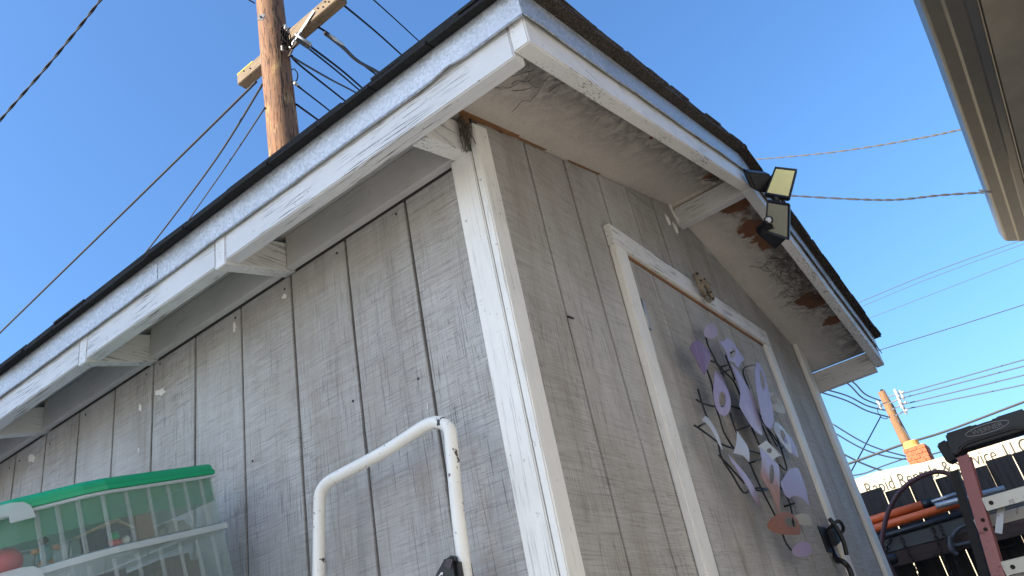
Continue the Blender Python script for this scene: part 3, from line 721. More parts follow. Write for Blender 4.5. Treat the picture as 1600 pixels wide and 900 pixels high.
head([(1194, 304), (1234, 311), (1246, 264), (1211, 260)], -FWD * .85 + UPV * .35 - RGT * .30, .022, 2.60, M['led'])
head([(1194, 363), (1233, 376), (1234, 318), (1198, 312)], -FWD * .85 - RGT * .45 - UPV * .12, .022, 2.56, M['led2'], (1201, 344))
head([(1181, 363), (1211, 389), (1236, 366), (1196, 350)], -UPV * .8 - FWD * .5, .020, 2.60, M['black'])
bk = on(1188, 284, 1, -OR)
quadbox('mount_bracket', [(1180, 298), (1203, 303), (1206, 273), (1167, 268)], -FWD * .8 - UPV * .3 + RGT * .1, .05, M['black'], fl, 2.62, .005)
j1, j2, j3 = dep(1213, 311, 2.60), dep(1196, 290, 2.66), dep(1210, 352, 2.60)
tubeo('swivel_arm', spline([bk + Vector((.01, -.05, 0)), j2, dep(1208, 306, 2.64), j1]), .010, M['black'], fl, 10)
tubeo('swivel_arm', spline([j1, dep(1216, 316, 2.61), dep(1214, 335, 2.62), j3]), .009, M['black'], fl, 10)
obj('ball_joint', *tube([j1 + UPV * .016, j1 + UPV * .006, j1 - UPV * .006, j1 - UPV * .016], [.008, .014, .014, .008], 12), M['black'], fl, smooth=True)

# ------------------------------------------------------------------ near utility pole
PB = dep(441.6, 200, 7.4)
up_ = empty('utility_pole', (PB.x, PB.y, 0), 'tall brown wooden utility pole with crossarm rising behind the shed roof', 'utility pole')
def PX(z): return Vector((PB.x - .020 * (z - PB.z), PB.y + .020 * (z - PB.z), z))
NP = 28; V, F = [], []
lv = [0, 1.5, 3, 4, 5, 5.5, 6, 6.25, 6.5, 6.75, 7, 7.25, 7.5, 7.75, 8, 8.5, 9.5]
for z in lv:
    for k in range(NP):
        a = 2 * math.pi * k / NP; r = (.172 - .0042 * z) * (1 + .018 * math.sin(3 * a + z * 1.3) + .012 * math.sin(7 * a + 2.2 * z) + random.uniform(-.006, .006))
        V.append(PX(z) + Vector((math.cos(a) * r, math.sin(a) * r, 0)))
for i in range(len(lv) - 1):
    for k in range(NP): F.append((i * NP + k, i * NP + (k + 1) % NP, (i + 1) * NP + (k + 1) % NP, (i + 1) * NP + k))
F.append(tuple(range((len(lv) - 1) * NP, len(lv) * NP)))
obj('pole', V, F, M['pole'], up_, smooth=True)
ZA = dep(429, 75, 7.97).z
aL, aR = on(375, 127, 2, ZA), on(533, -9, 2, ZA)
ad = (aR - aL).normalized(); an = Vector((-ad.y, ad.x, 0)).normalized()
if an.x > 0: an = -an
arm = obj('crossarm', obox((aL + aR) / 2 + Vector((.02, 0, 0)), ad * (aR - aL).length / 2, an * .055, Vector((0, 0, .072))), BF, M['arm'], up_, bevel=.006)
em = obj('moss_patch', obox(aL + ad * .13 + Vector((.02, 0, .066)) + an * .052, ad * .13, an * .006, Vector((0, 0, .010))), BF, plain('yellow_lichen', (.55, .42, .03), .9, var=.4, sc=30), arm, bevel=.003)  # sunlight on the arm's upper left end, painted as a yellow patch
for px, py in ((381, 111), (391, 107), (497, 13), (505, 11), (508, 3), (514, 3)):
    c = onpl(px, py, (aL + aR) / 2 + Vector((.02, 0, 0)) + an * .056, an); obj('bolt', *tube([c, c + an * .012], .009, 6), M['iron'], arm)
def flat(name, a, b, wd, mat, parent, nv):
    t = (b - a).normalized(); s = t.cross(nv).normalized() * wd
    return obj(name, [a + s, a - s, b - s, b + s] + [p + nv * .006 for p in (a + s, a - s, b - s, b + s)], [(0, 1, 2, 3), (4, 7, 6, 5), (0, 1, 5, 4), (1, 2, 6, 5), (2, 3, 7, 6), (3, 0, 4, 7)], mat, parent)
fp = (aL + aR) / 2 + Vector((.02, 0, 0)) + an * .062
flat('brace', onpl(491, 17, fp, an), dep(453, 75, 7.72), .016, M['steel'], up_, an)
flat('brace', dep(465, 62, 7.78), dep(452, 88, 7.68), .02, M['iron'], up_, an)
c = dep(408, 27, 7.62); obj('washer_plate', obox(c, RGT * .030, (UPV + RGT * .35) * .030, FWD * .006), BF, M['steel'], up_, bevel=.003)
obj('washer_bolt', *tube([c - FWD * .02, c + FWD * .005], .010, 6), M['iron'], up_)
# hardware bunch at the arm
for px, py, r in ((446, 42, .018), (450, 47, .020), (441, 75, .015)):
    c = dep(px, py, 7.66); obj('insulator', *tube([c + Vector((0, 0, -.035)), c + Vector((0, 0, -.02)), c, c + Vector((0, 0, .02)), c + Vector((0, 0, .03))], [r * .6, r, r * .7, r, r * .5], 12), M['porcelain'], up_, smooth=True)
for k in range(7):
    p = [dep(442 + random.uniform(-5, 14), 50 + random.uniform(-10, 28), 7.66 + random.uniform(-.06, .05)) for _ in range(5)]
    tubeo('jumper_wire', spline(p, 5), .006, M['wire'], up_, 6)
c = dep(475, 67, 7.7); obj('splice_box', obox(c, (RGT * .9 - UPV * .6).normalized() * .075, (UPV * .9 + RGT * .6).normalized() * .03, FWD * .03), BF, M['black'], up_, bevel=.006)
c = dep(474, 62, 7.66); obj('splice_sleeve', *tube([c - (RGT * .9 - UPV * .55) * .09, c + (RGT * .9 - UPV * .55) * .08], .016, 10), M['steel'], up_, smooth=True)
tubeo('jumper_wire', spline([dep(455, 128, 7.55), dep(463, 126, 7.5), dep(465, 116, 7.5), dep(460, 108, 7.55), dep(456, 109, 7.58)], 5), .006, M['wire'], up_, 6)
tubeo('spur', [dep(398, 5, 7.5), dep(389, 0, 7.45), dep(387, -8, 7.45)], .007, M['iron'], up_, 6)

# ------------------------------------------------------------------ overhead wires, each its own thing
def wire(label, pts, r, mat, group, twist=0, sag=0):
    P3 = [dep(*p) for p in pts]
    if len(P3) == 2:
        a, b = P3; P3 = [a.lerp(b, t / 10) - Vector((0, 0, sag * 4 * (t / 10) * (1 - t / 10))) for t in range(11)]
    else: P3 = spline(P3, 8)
    if twist:
        n = max(24, len(P3) * 8); L = []
        for i in range(n + 1):
            f = i / n * (len(P3) - 1); k = min(int(f), len(P3) - 2); L.append(P3[k].lerp(P3[k + 1], f - k))
        parts = []
        for s in range(2):
            q = []
            for i, p in enumerate(L):
                t = (L[min(i + 1, n)] - L[max(i - 1, 0)]).normalized(); a = t.orthogonal().normalized(); b = t.cross(a)
                ph = twist * i / n * 2 * math.pi + s * math.pi; q.append(p + (a * math.cos(ph) + b * math.sin(ph)) * r * .95)
            parts.append(tube(q, r, 6))
        V, F = merge(parts)
    else: V, F = tube(P3, r, 6)
    o = obj('overhead_wire', V, F, M[mat], smooth=True); return tag(o, label, 'wire', group)
GP = 'wires on the near pole'
wire('twisted black and silver cable crossing the upper left sky corner', [(-60, 262, 5.2), (0, 188, 4.9), (80, 96, 4.6), (157, 0, 4.3), (200, -60, 4.2)], .0045, 'wireg', 'service cables', twist=9)
wire('leftmost wire leaving the near pole, from crossarm tip down to the left edge', [(393, 134, 7.9), (380, 148, 8.0), (200, 325, 9.5), (0, 520, 11.5), (-60, 580, 12.2)], .013, 'wireg', GP)
wire('middle of the three wires descending leftward from the near pole', [(410, 132, 7.6), (340, 245, 9), (260, 353, 10.5), (178, 458, 12), (140, 510, 12.8)], .011, 'wireg', GP)
wire('rightmost and thinnest of the three wires descending leftward from the near pole', [(414, 168, 7.4), (360, 250, 9), (310, 322, 10.5), (258, 396, 12), (230, 436, 12.6)], .008, 'wireg', GP)
wire('lowest wire running right from the near pole to the roof edge', [(463, 163, 7.5), (512, 199, 9), (560, 238, 10.6), (640, 300, 13)], .011, 'wire', GP)
wire('second lowest wire right of the near pole, with pale clamp at its start', [(466, 135, 7.5), (526, 182, 9.4), (590, 236, 11.5), (660, 300, 14)], .009, 'wire', GP)
wire('dark wire right of the near pole, third from below, starting under the crossarm', [(456, 87, 7.7), (470, 103, 8.1), (548, 165, 10), (620, 226, 12), (700, 290, 14)], .011, 'wire', GP)
wire('sagging pale grey wire right of the near pole, crossing between the dark ones', [(455, 88, 7.7), (478, 102, 8.2), (520, 126, 9.3), (565, 150, 10.6), (640, 196, 12.6)], .012, 'wireg', GP)
wire('lower of the paired dark cables starting at the black splice box', [(480, 74, 7.7), (530, 114, 9), (570, 148, 10.3), (640, 206, 12.6)], .010, 'wire', GP)
wire('upper of the paired dark cables starting at the black splice box', [(484, 72, 7.7), (534, 110, 9), (576, 146, 10.4), (650, 208, 12.6)], .012, 'wire', GP)
wire('thick pale cable right of the near pole with a bulky clamp at its start', [(508, 52, 7.6), (536, 74, 8.4), (560, 96, 9.3), (606, 124, 10.6), (680, 190, 12.6)], .021, 'wireg', GP)
wire('dark wire hugging the thick pale cable beneath the crossarm', [(497, 42, 7.6), (520, 58, 8.1), (556, 92, 9.2), (602, 128, 10.6), (670, 185, 12.6)], .012, 'wire', GP)
wire('black wire leaving the right tip of the crossarm down to the roof', [(537, 8, 7.7), (590, 52, 9.2), (640, 97, 10.8), (720, 168, 13)], .011, 'wire', GP)
wire('thin black wire at the top edge right of the crossarm, highest of all', [(560, -20, 8), (584, 0, 8.6), (625, 37, 9.8), (667, 76, 11), (740, 144, 13)], .008, 'wire', GP)
c = dep(530, 60, 8.2); obj('wire_clamp', *tube([dep(513, 54, 7.7), dep(524, 61, 7.95), dep(537, 70, 8.3)], [.014, .020, .012], 8), M['porcelain'], up_, smooth=True)
obj('wire_clamp', *tube([dep(461, 130, 7.45), dep(470, 138, 7.7)], [.018, .012], 8), M['porcelain'], up_, smooth=True)
wire('silver twisted cable above the floodlight, running right to the house gutter', [(1120, 252, 12), (1182, 249, 10.5), (1300, 238, 8.6), (1420, 219, 7), (1515, 199, 6), (1600, 176, 5.4)], .0048, 'wirel', 'service cables', twist=16)
wire('thin grey cable from behind the floodlight to the white gutter hook', [(1190, 303, 6), (1240, 306, 5.6), (1330, 311, 5), (1400, 312, 4.7), (1470, 305, 4.4), (1546, 300, 4.15)], .0038, 'wireg', 'service cables', twist=10)
GF = 'far wires on the right'
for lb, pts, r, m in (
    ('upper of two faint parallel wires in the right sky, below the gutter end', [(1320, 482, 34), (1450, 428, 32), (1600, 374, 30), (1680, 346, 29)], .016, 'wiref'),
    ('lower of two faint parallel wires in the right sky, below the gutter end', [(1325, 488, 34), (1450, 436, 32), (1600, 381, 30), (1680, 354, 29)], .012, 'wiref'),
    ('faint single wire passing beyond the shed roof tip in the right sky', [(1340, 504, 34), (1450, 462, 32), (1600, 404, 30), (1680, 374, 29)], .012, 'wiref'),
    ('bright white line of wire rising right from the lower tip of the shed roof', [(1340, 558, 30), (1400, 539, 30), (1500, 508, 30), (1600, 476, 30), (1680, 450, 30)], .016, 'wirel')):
    wire(lb, pts, r, m, GF)

# ------------------------------------------------------------------ far utility pole and its lines
FB = dep(1418, 695, 34)
fpo = empty('utility_pole', (FB.x, FB.y, 0), 'small distant wooden utility pole with burnt dark streak behind the brick chimney', 'utility pole')
FT = dep(1377, 612, 34)
fz = Vector((FB.x, FB.y, 0)); tp = onpl(1377, 612, Vector((FB.x, FB.y, 0)), Vector((FWD.x, FWD.y, 0)).normalized())
bt = onpl(1418, 695, Vector((FB.x, FB.y, 0)), Vector((FWD.x, FWD.y, 0)).normalized())
ax_ = (tp - bt).normalized()
gb = bt - ax_ * (bt.z / ax_.z)
tubeo('pole', [gb, bt, bt.lerp(tp, .5), tp], [.26, .23, .20, .16], m_wood('far_pole_wood', (.24, .125, .055), (.15, .085, .045), 'z', 10, .6), fpo, 10)
mid = bt.lerp(tp, .60)
obj('char_streak', *tube([mid + ax_ * -.8 + RGT * .05, mid + ax_ * .2 + RGT * .06, mid + ax_ * 1.1 + RGT * .04], [.06, .17, .07], 8), M['black'], fpo, smooth=True)  # black streak along the right of the upper pole
for (a, b) in (((1388, 620, 34), (1412, 612, 33)), ((1390, 630, 34), (1412, 620, 33)), ((1394, 640, 34), (1416, 628, 33)), ((1398, 650, 34), (1418, 640, 33))):
    tubeo('crossarm', [dep(*a), dep(*b)], .035, M['steel'], fpo, 6)
for px, py in ((1401, 615), (1405, 624), (1408, 632), (1413, 640), (1374, 632), (1409, 617)):
    c = dep(px, py, 33.2); obj('insulator', *tube([c - ax_ * .22, c - ax_ * .1, c, c + ax_ * .12, c + ax_ * .22], [.03, .07, .045, .07, .025], 8), M['porcelain'], fpo, smooth=True)
for k, (y0, y1, y2) in enumerate(((617, 607, 568), (623, 614, 578), (632, 625, 592), (640, 634, 607))):
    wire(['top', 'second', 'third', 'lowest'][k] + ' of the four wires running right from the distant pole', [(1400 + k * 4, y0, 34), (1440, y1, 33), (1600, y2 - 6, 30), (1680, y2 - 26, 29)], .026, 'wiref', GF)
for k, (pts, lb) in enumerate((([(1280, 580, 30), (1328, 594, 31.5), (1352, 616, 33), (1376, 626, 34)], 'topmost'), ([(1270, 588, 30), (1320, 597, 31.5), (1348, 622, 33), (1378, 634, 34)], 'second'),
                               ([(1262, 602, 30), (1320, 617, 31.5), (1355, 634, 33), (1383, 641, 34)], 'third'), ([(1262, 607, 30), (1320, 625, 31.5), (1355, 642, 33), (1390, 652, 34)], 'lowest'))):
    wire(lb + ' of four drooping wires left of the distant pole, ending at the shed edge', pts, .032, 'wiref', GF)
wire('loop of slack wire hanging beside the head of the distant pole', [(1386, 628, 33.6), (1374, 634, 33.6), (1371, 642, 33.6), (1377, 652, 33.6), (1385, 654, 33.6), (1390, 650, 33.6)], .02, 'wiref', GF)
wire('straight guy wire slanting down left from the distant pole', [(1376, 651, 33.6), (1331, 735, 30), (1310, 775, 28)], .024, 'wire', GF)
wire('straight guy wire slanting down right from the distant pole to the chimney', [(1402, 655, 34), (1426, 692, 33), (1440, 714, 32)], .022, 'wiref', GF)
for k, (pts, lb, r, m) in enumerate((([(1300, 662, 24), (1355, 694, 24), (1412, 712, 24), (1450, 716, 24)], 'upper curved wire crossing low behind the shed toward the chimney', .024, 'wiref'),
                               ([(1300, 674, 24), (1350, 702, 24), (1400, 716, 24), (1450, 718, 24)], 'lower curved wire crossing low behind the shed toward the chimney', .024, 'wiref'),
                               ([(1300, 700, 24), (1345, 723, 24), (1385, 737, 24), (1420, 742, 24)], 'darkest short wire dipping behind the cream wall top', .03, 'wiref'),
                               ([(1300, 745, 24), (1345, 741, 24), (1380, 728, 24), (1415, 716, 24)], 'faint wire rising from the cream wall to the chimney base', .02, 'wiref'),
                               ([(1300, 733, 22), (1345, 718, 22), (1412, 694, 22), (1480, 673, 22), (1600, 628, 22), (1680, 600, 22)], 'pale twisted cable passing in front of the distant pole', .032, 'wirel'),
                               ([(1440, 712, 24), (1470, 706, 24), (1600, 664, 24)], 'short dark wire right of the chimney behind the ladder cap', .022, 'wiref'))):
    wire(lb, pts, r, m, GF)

# ------------------------------------------------------------------ cream building beyond the fence, with painted lettering and chimney
BX = 12.0
cbld = empty('commercial_building', (BX + 2, 1, 0), 'sunlit cream building with dark painted lettering behind the fence', 'building')
V, F = [], []
tops = [(1200, 784), (1300, 757), (1338, 748), (1370, 737), (1400, 731), (1440, 723), (1480, 712), (1530, 700), (1597, 682), (1680, 662)]
pt = [on(px, py, 0, BX) for px, py in tops]; pt = [pt[0] + Vector((0, 4, 0))] + pt + [pt[-1] + Vector((0, -5, 0))]
for p in pt:
    V += [(BX, p.y, 0), (BX, p.y, p.z), (BX + .35, p.y, p.z + .02), (BX + .35, p.y, 0)]
for i in range(len(pt) - 1):
    for k in range(3): F.append((i * 4 + k, i * 4 + k + 1, i * 4 + k + 5, i * 4 + k + 4))
obj('wall', V, F, M['cream'], cbld)
box('roof', (BX + .36, pt[-1].y, 2.7), (BX + 6, pt[0].y, 2.85), M['blind'], cbld, bevel=0)
# lettering runs along the wall (reading direction is -y)
a0, a1 = on(1355, 775, 0, BX - .004), on(1612, 704, 0, BX - .004)
tv, tf = textmesh('Rapid Rentals & Service, LLC', 1.0, Vector((0, 0, 0)), Vector((1, 0, 0)), Vector((0, 1, 0)), .0)
wd = max(v.x for v in tv); sc = (a0.y - a1.y) / wd
sl_ = (a1.z - a0.z) / (a0.y - a1.y)
obj('lettering', [Vector((BX - .004 - .003 * (v.z > 0), a0.y - v.x * sc, a0.z + v.x * sc * sl_ + v.y * sc * 1.4)) for v in tv], tf, M['ink'], cbld)
# chimney of single bricks
CX = 14.0
c0, c1 = on(1410, 702, 0, CX), on(1444, 695, 0, CX)
cz1 = c0.z; cy0, cy1 = c1.y, c0.y
chim = box('chimney', (CX + .012, cy0 + .012, 2.85), (CX + .50, cy1 - .012, cz1 - .006), M['mortar'], cbld, bevel=0)
random.seed(3)
bl = (cy1 - cy0) / 2.5
bme = {}
for r in range(12):
    z = cz1 - .075 * (r + 1)
    if z < 2.86: break
    y = cy0 - (bl / 2 if r % 2 else 0)
    while y < cy1 - .01:
        a, b = max(y, cy0), min(y + bl - .012, cy1)
        if b - a > .02: box('brick', (CX - random.uniform(0, .01), a, z), (CX + .09, b, z + .063), M['brick'], chim, bevel=0)
        y += bl
    for q in range(3):
        xa = CX + .1 + q * .14 - (.05 if r % 2 else 0)
        box('brick', (max(xa, CX + .095), cy0 - .004, z), (xa + .125, cy0 + .05, z + .063), M['brick'], chim, bevel=0)
fc = (Vector((CX + .22, (cy0 + cy1) / 2 + .04, cz1)))
obj('flue', *tube([fc + Vector((0, 0, -.02)), fc + Vector((0, 0, .02)), fc + Vector((0, 0, .11)), fc + Vector((0, 0, .125))], [.135, .135, .13, .12], 16), M['clay'], chim, smooth=False)

# ------------------------------------------------------------------ board fence across the end of the path
def FXY(y): return 4.10 - .16 * (y - .1)
fen = empty('fence', (4.1, -.5, 0), 'dark weathered board fence at the far end of the path', 'fence')
random.seed(21)
tl = [(1300, 787), (1347, 775), (1397, 762), (1399, 766), (1457, 745), (1459, 741), (1514, 730), (1592, 708), (1680, 684)]
ycut = [on(px, 740, 0, 4.1).y for px in (1346, 1397, 1458, 1516)]
y = 1.6; k = 0
while y > -3.2:
    wd = random.uniform(.132, .145); gap = random.choice((.001, .001, .0015, .002, .006))
    z1 = 1.83 + random.uniform(-.018, .02); ty = random.uniform(-.002, .002); tx = random.uniform(-.006, .006)
    obj('fence_board', hexv(lambda i, j, kk: (FXY(y) + (0, .016)[i] + tx * kk, (y - wd, y)[j] + ty * kk, (.04, z1)[kk])), BF, M['fence'], fen, bevel=.002)
    y -= wd + gap; k += 1
for z in (.4, 1.05):
    obj('rail', hexv(lambda i, j, kk: (FXY((-3.2, 1.6)[j]) + (-.042, -.002)[i], (-3.2, 1.6)[j], z + .088 * kk)), BF, M['fence'], fen, bevel=.003)
for y in (1.3, -1.0, -3.0):
    box('post', (FXY(y) - .135, y - .045, 0), (FXY(y) - .045, y + .045, 1.75), M['fence'], fen, bevel=.004)

# ------------------------------------------------------------------ shelf on the fence with poles, hose, chains, clamp
def onF(px, py, off=0): return onpl(px, py, Vector((4.1 - off, .1, 0)), Vector((1, .16, 0)).normalized())
q0, q1 = onF(1330, 853, .22), onF(1640, 770, .22)
sh = empty('wall_shelf', (q0 + q1) / 2, 'ribbed grey plank shelf with a brown edge board, fixed along the dark fence', 'shelf')
dv = (q1 - q0).normalized(); nv = Vector((-dv.y, dv.x, 0)).normalized(); nv = nv if nv.x < 0 else -nv
top = Vector((0, 0, 0)); H = .085
for k in range(7):     # ribs on the front edge of the grey plank
    z = -.004 - k * .0115
    obj('rib', hexv(lambda i, j, kk: (q0, q1)[j] + nv * (0, .006)[i] + Vector((0, 0, z - .0085 + .0085 * kk))), BF, plain('grey_ribbed_plank', (.12, .117, .108), .7) if k == 0 else bpy.data.materials['grey_ribbed_plank'], sh, bevel=.001)
obj('plank', hexv(lambda i, j, kk: (q0, q1)[j] - nv * (0, .2)[i] + Vector((0, 0, -.085 + .083 * kk))), BF, bpy.data.materials['grey_ribbed_plank'], sh, bevel=.002)
obj('edge_board', hexv(lambda i, j, kk: (q0, q1)[j] + nv * (-.03, .004)[i] + Vector((0, 0, -.165 + .078 * kk))), BF, M['brownwood'], sh, bevel=.003)
for t in (.05, .95):
    p = q0.lerp(q1, t); obj('bracket', obox(p - nv * .1 + Vector((0, 0, -.19)), nv * .10, dv * .02, Vector((0, 0, .02))), BF, M['iron'], sh, bevel=.002)
def pole3(name, a, b, r, mat, label, cat, off, caps=None, grp='poles lying on the fence shelf'):
    P0, P1 = onF(*a, off), onF(*b, off); e = empty(name, P0, label, cat, grp)
    obj('shaft', *tube([P0, P1], r, 14), mat, e, smooth=True)
    if caps:
        P2 = onF(*caps, off); obj('end_cap', *tube([P1 - (P2 - P1) * .02, P2], r * .93, 14), M['black'], e, smooth=True)
    return e
pole3('orange_pole', (1340, 820), (1441, 789), .0245, M['orange'], 'upper orange pole with a black end cap, lying on the fence shelf', 'pole', .12, (1456, 785))
pole3('orange_pole', (1340, 834), (1560, 768), .0235, M['orange'], 'lower, longer orange pole lying on the fence shelf', 'pole', .17)
pole3('steel_pole', (1462, 791), (1570, 763), .017, M['steel'], 'silver metal pole lying on the fence shelf beside the orange ones', 'pole', .24)
pole3('steel_pole', (1452, 786), (1500, 770), .012, M['steel'], 'short dull metal rod behind the orange poles near the ladder', 'pole', .06)
pole3('black_pole', (1345, 849), (1560, 786), .017, M['black'], 'black pole lying on the front edge of the fence shelf', 'pole', .225)
hp_ = [(1420, 960), (1400, 905), (1383, 872), (1378, 852), (1381, 826), (1390, 795), (1407, 767), (1432, 748), (1458, 738), (1478, 739), (1492, 748)]
ho = tubeo('garden_hose', spline([onF(px, py, .45) for px, py in hp_], 6), .0125, M['hose'], None, 12)
tag(ho, 'maroon hose arching up in front of the dark fence', 'hose')
def chain(pts, label):
    P = spline([onF(px, py, .235) for px, py in pts], 10); Ls = []; step = .022; acc = 0; last = P[0]; k = 0; parts = []
    for i in range(1, len(P)):
        seg = (P[i] - P[i - 1]); L = seg.length
        while acc + L >= step * (k + 1):
            t = (step * (k + 1) - acc) / L; c = P[i - 1].lerp(P[i], t); d = seg.normalized()
            s = d.cross(nv).normalized() if k % 2 else nv
            ring = [c + d * (math.cos(a) * .0155) + s * (math.sin(a) * .0085) for a in [2 * math.pi * q / 8 for q in range(8)]]
            ring.append(ring[0]); parts.append(tube(ring, .0026, 4, cap=False)); k += 1
        acc += L
    V, F = merge(parts); o = obj('chain', V, F, M['iron']); tag(o, label, 'chain', 'rusty chains hanging from the fence shelf'); return o
chain([(1396, 836), (1388, 850), (1384, 862), (1392, 880), (1406, 905), (1420, 940)], 'leftmost rusty chain hanging from the fence shelf beside the hose')
chain([(1405, 832), (1412, 850), (1422, 870), (1436, 900), (1448, 930)], 'second rusty chain from the left under the fence shelf')
chain([(1455, 816), (1462, 840), (1474, 870), (1490, 905), (1505, 940)], 'third rusty chain from the left, left of the clamp')
chain([(1466, 813), (1474, 836), (1488, 862), (1502, 895), (1515, 925)], 'rightmost rusty chain, next to the clamp by the ladder')
# clamp hanging by the ladder
ck = empty('clamp', onF(1492, 838, .25), 'dark metal clamp hanging under the fence shelf, left of the stepladder', 'clamp')
tubeo('jaw', spline([onF(px, py, .25) for px, py in ((1520, 818), (1505, 822), (1492, 832), (1487, 845), (1492, 852), (1505, 850), (1520, 846))], 6), .011, plain('clamp_grey', (.09, .09, .095), .5, .5), ck, 10)
tubeo('handle', spline([onF(px, py, .26) for px, py in ((1484, 838), (1485, 852), (1490, 862), (1497, 866))], 6), [.013] * 6 + [.016] * 6 + [.012] * 7, bpy.data.materials['clamp_grey'], ck, 10)
th = obj('mallet', *tube([onF(1383, 876, .33), onF(1386, 875, .33), onF(1396, 873, .33), onF(1400, 872, .33), onF(1402, 871.5, .33)], [.024, .028, .029, .026, .012], 14), M['black'], smooth=True)
tag(th, 'black rounded mallet head poking out beside the shed corner', 'mallet')
hkp = [(1556, 834), (1575, 828), (1578, 832), (1586, 846), (1582, 852), (1556, 857)]
tag(tubeo('wall_hook', spline([onF(px, py, .12) for px, py in hkp], 4), .011, M['iron'], None, 8), 'dark looped metal hook on the fence, seen through the ladder', 'hook')
random.seed(5)

# ------------------------------------------------------------------ stepladder
LX = 2.13
YC = on(1542, 669, 0, LX).y
lad = empty('stepladder', (LX + .2, YC, 0), 'faded red stepladder with black plastic cap and aluminium steps at the right edge', 'ladder')
Zc = lambda p: (1440 + p[0] / 6.925, 630 + p[1] / 6.925)
half = [(712, 192), (580, 238), (540, 232), (250, 328), (262, 372), (332, 566), (412, 536), (420, 488), (500, 432), (712, 362)]
hl_ = [on(*Zc(p), 0, LX) for p in half]
zc_top, zc_bot = hl_[0].z, hl_[-1].z
hl_[0].y = YC; hl_[-1].y = YC
full = hl_ + [Vector((p.x, 2 * YC - p.y, p.z)) for p in hl_[-2:0:-1]]
obj('top_cap', *prism(full, (.15, 0, 0)), M['black'], lad, bevel=.006)
box('cap_underside', (LX + .02, YC - .12, zc_bot - .012), (LX + .13, YC + .12, zc_bot + .006), M['black'], lad, bevel=.003)
oc = on(*Zc((700, 275)), 0, LX - .002)
ov = [Vector((LX - .002, YC + math.cos(a) * .074, oc.z + math.sin(a) * .0155)) for a in [2 * math.pi * k / 28 for k in range(28)]]
pl_ = obj('badge', *prism(ov, (.003, 0, 0)), M['darkrail'], lad)
obj('badge_rim', *tube(ov + [ov[0]], .0012, 6, cap=False), M['steel'], pl_, smooth=True)
tv, tf = textmesh('WERNER', 1, Vector((0, 0, 0)), Vector((1, 0, 0)), Vector((0, 1, 0)), 0)
wd = max(v.x for v in tv)
obj('badge_lettering', [Vector((LX - .0032, YC + .052 - v.x / wd * .104, oc.z - .0085 + v.y / .7 * .0165)) for v in tv], tf, plain('badge_silver', (.22, .22, .22), .5, .3), pl_)
rt, rb = on(1504, 712, 0, LX + .012), on(1562, 898, 0, LX + .02)
dr = (rb - rt); rb = rt + dr * (rt.z / -dr.z) + Vector((-.22, 0, 0)); rb.z = .0
for sgn in (1, -1):
    def mir(p): return p if sgn == 1 else Vector((p.x, 2 * YC - p.y, p.z))
    yd = Vector((0, -1 if sgn == 1 else 1, 0))
    A, B = mir(rt), mir(rb)
    u = Vector((.9, 0, 0))
    fw = .021
    r1 = obj('front_rail', hexv(lambda i, j, k: (B, A)[k] + Vector(((0, .004)[i], 0, 0)) + yd * (-fw, fw)[j]), BF, M['red'], lad, bevel=.001)
    obj('rail_web', hexv(lambda i, j, k: (B, A)[k] + Vector(((.0045, .075)[i], 0, 0)) + yd * (-fw, -fw + .004)[j]), BF, M['red'], r1, bevel=.001)
    obj('rail_flange', hexv(lambda i, j, k: (B, A)[k] + Vector(((.071, .075)[i], 0, 0)) + yd * (-fw + .0045, fw)[j]), BF, M['red'], r1, bevel=.001)
    for t in (.145, .165, .265, .47, .49):
        c = A.lerp(B, t) + Vector((-.001, 0, 0)) + yd * .004; obj('rivet', *tube([c, c - Vector((.004, 0, 0)), c - Vector((.006, 0, 0))], [.0065, .0065, .003], 10), M['iron'], r1)
    bt0, bt1 = on(1490, 735, 0, LX + .19), on(1536, 890, 0, LX + .25)
    d2 = bt1 - bt0; bt1 = bt0 + d2 * (bt0.z / -d2.z); bt1.z = 0; bt1.x = LX + .42
    A2, B2 = mir(bt0), mir(bt1)
    obj('rear_rail', hexv(lambda i, j, k: (B2, A2)[k] + Vector(((0, .05)[i], 0, 0)) + yd * (-.015, .015)[j]), BF, M['darkrail'], lad, bevel=.001)
    hb = on(1482, 707, 0, LX + .17)
    obj('hinge_bracket', obox(mir(hb), Vector((.05, 0, 0)), Vector((0, .020, -.004)), Vector((0, .004, .038))), BF, M['black'], lad, bevel=.006)
zs_ = [on(1560, 783, 0, LX).z, on(1585, 886, 0, LX).z]
zs_ += [zs_[1] - .305 * k for k in (1, 2, 3)]
for k, z in enumerate(zs_):
    if z < .1: continue
    t = (rt.z - z) / rt.z; yl = rt.lerp(rb, t).y - .022; xl = rt.lerp(rb, t).x
    st = box('step', (xl + .002, 2 * YC - yl, z - .022), (xl + .0055, yl, z + .022), M['alu'], lad, bevel=.001)
    box('tread', (xl + .006, 2 * YC - yl, z + .017), (xl + .085, yl, z + .022), M['alu'], st, bevel=.001)
    for r in range(5): box('tread_rib', (xl + .008 + r * .016, 2 * YC - yl + .002, z + .0225), (xl + .014 + r * .016, yl - .002, z + .0245), M['alu'], st, bevel=0)
    for sgn in (1, -1):
        yy = YC + sgn * (yl - YC) * .80
        obj('step_bolt', *tube([(xl + .002, yy, z), (xl - .003, yy, z), (xl - .005, yy, z)], [.0075, .0075, .004], 10), M['iron'], st)
        a = Vector((xl + .012, YC + sgn * (yl - YC - .002), z - .10)); b = Vector((xl + .04, YC + sgn * (yl - YC) * .62, z - .018))
        flat('knee_brace', a, b, .011, M['alu'], st, Vector((-1, 0, 0)))
    z2 = z - .035
    t2 = (bt0.z - z2) / bt0.z; y2 = bt0.lerp(bt1, t2).y - .018; x2 = bt0.lerp(bt1, t2).x
    bb = box('rear_brace', (x2 + .01, 2 * YC - y2, z2 - .02), (x2 + .013, y2, z2 + .02), M['alu'], lad, bevel=.001)

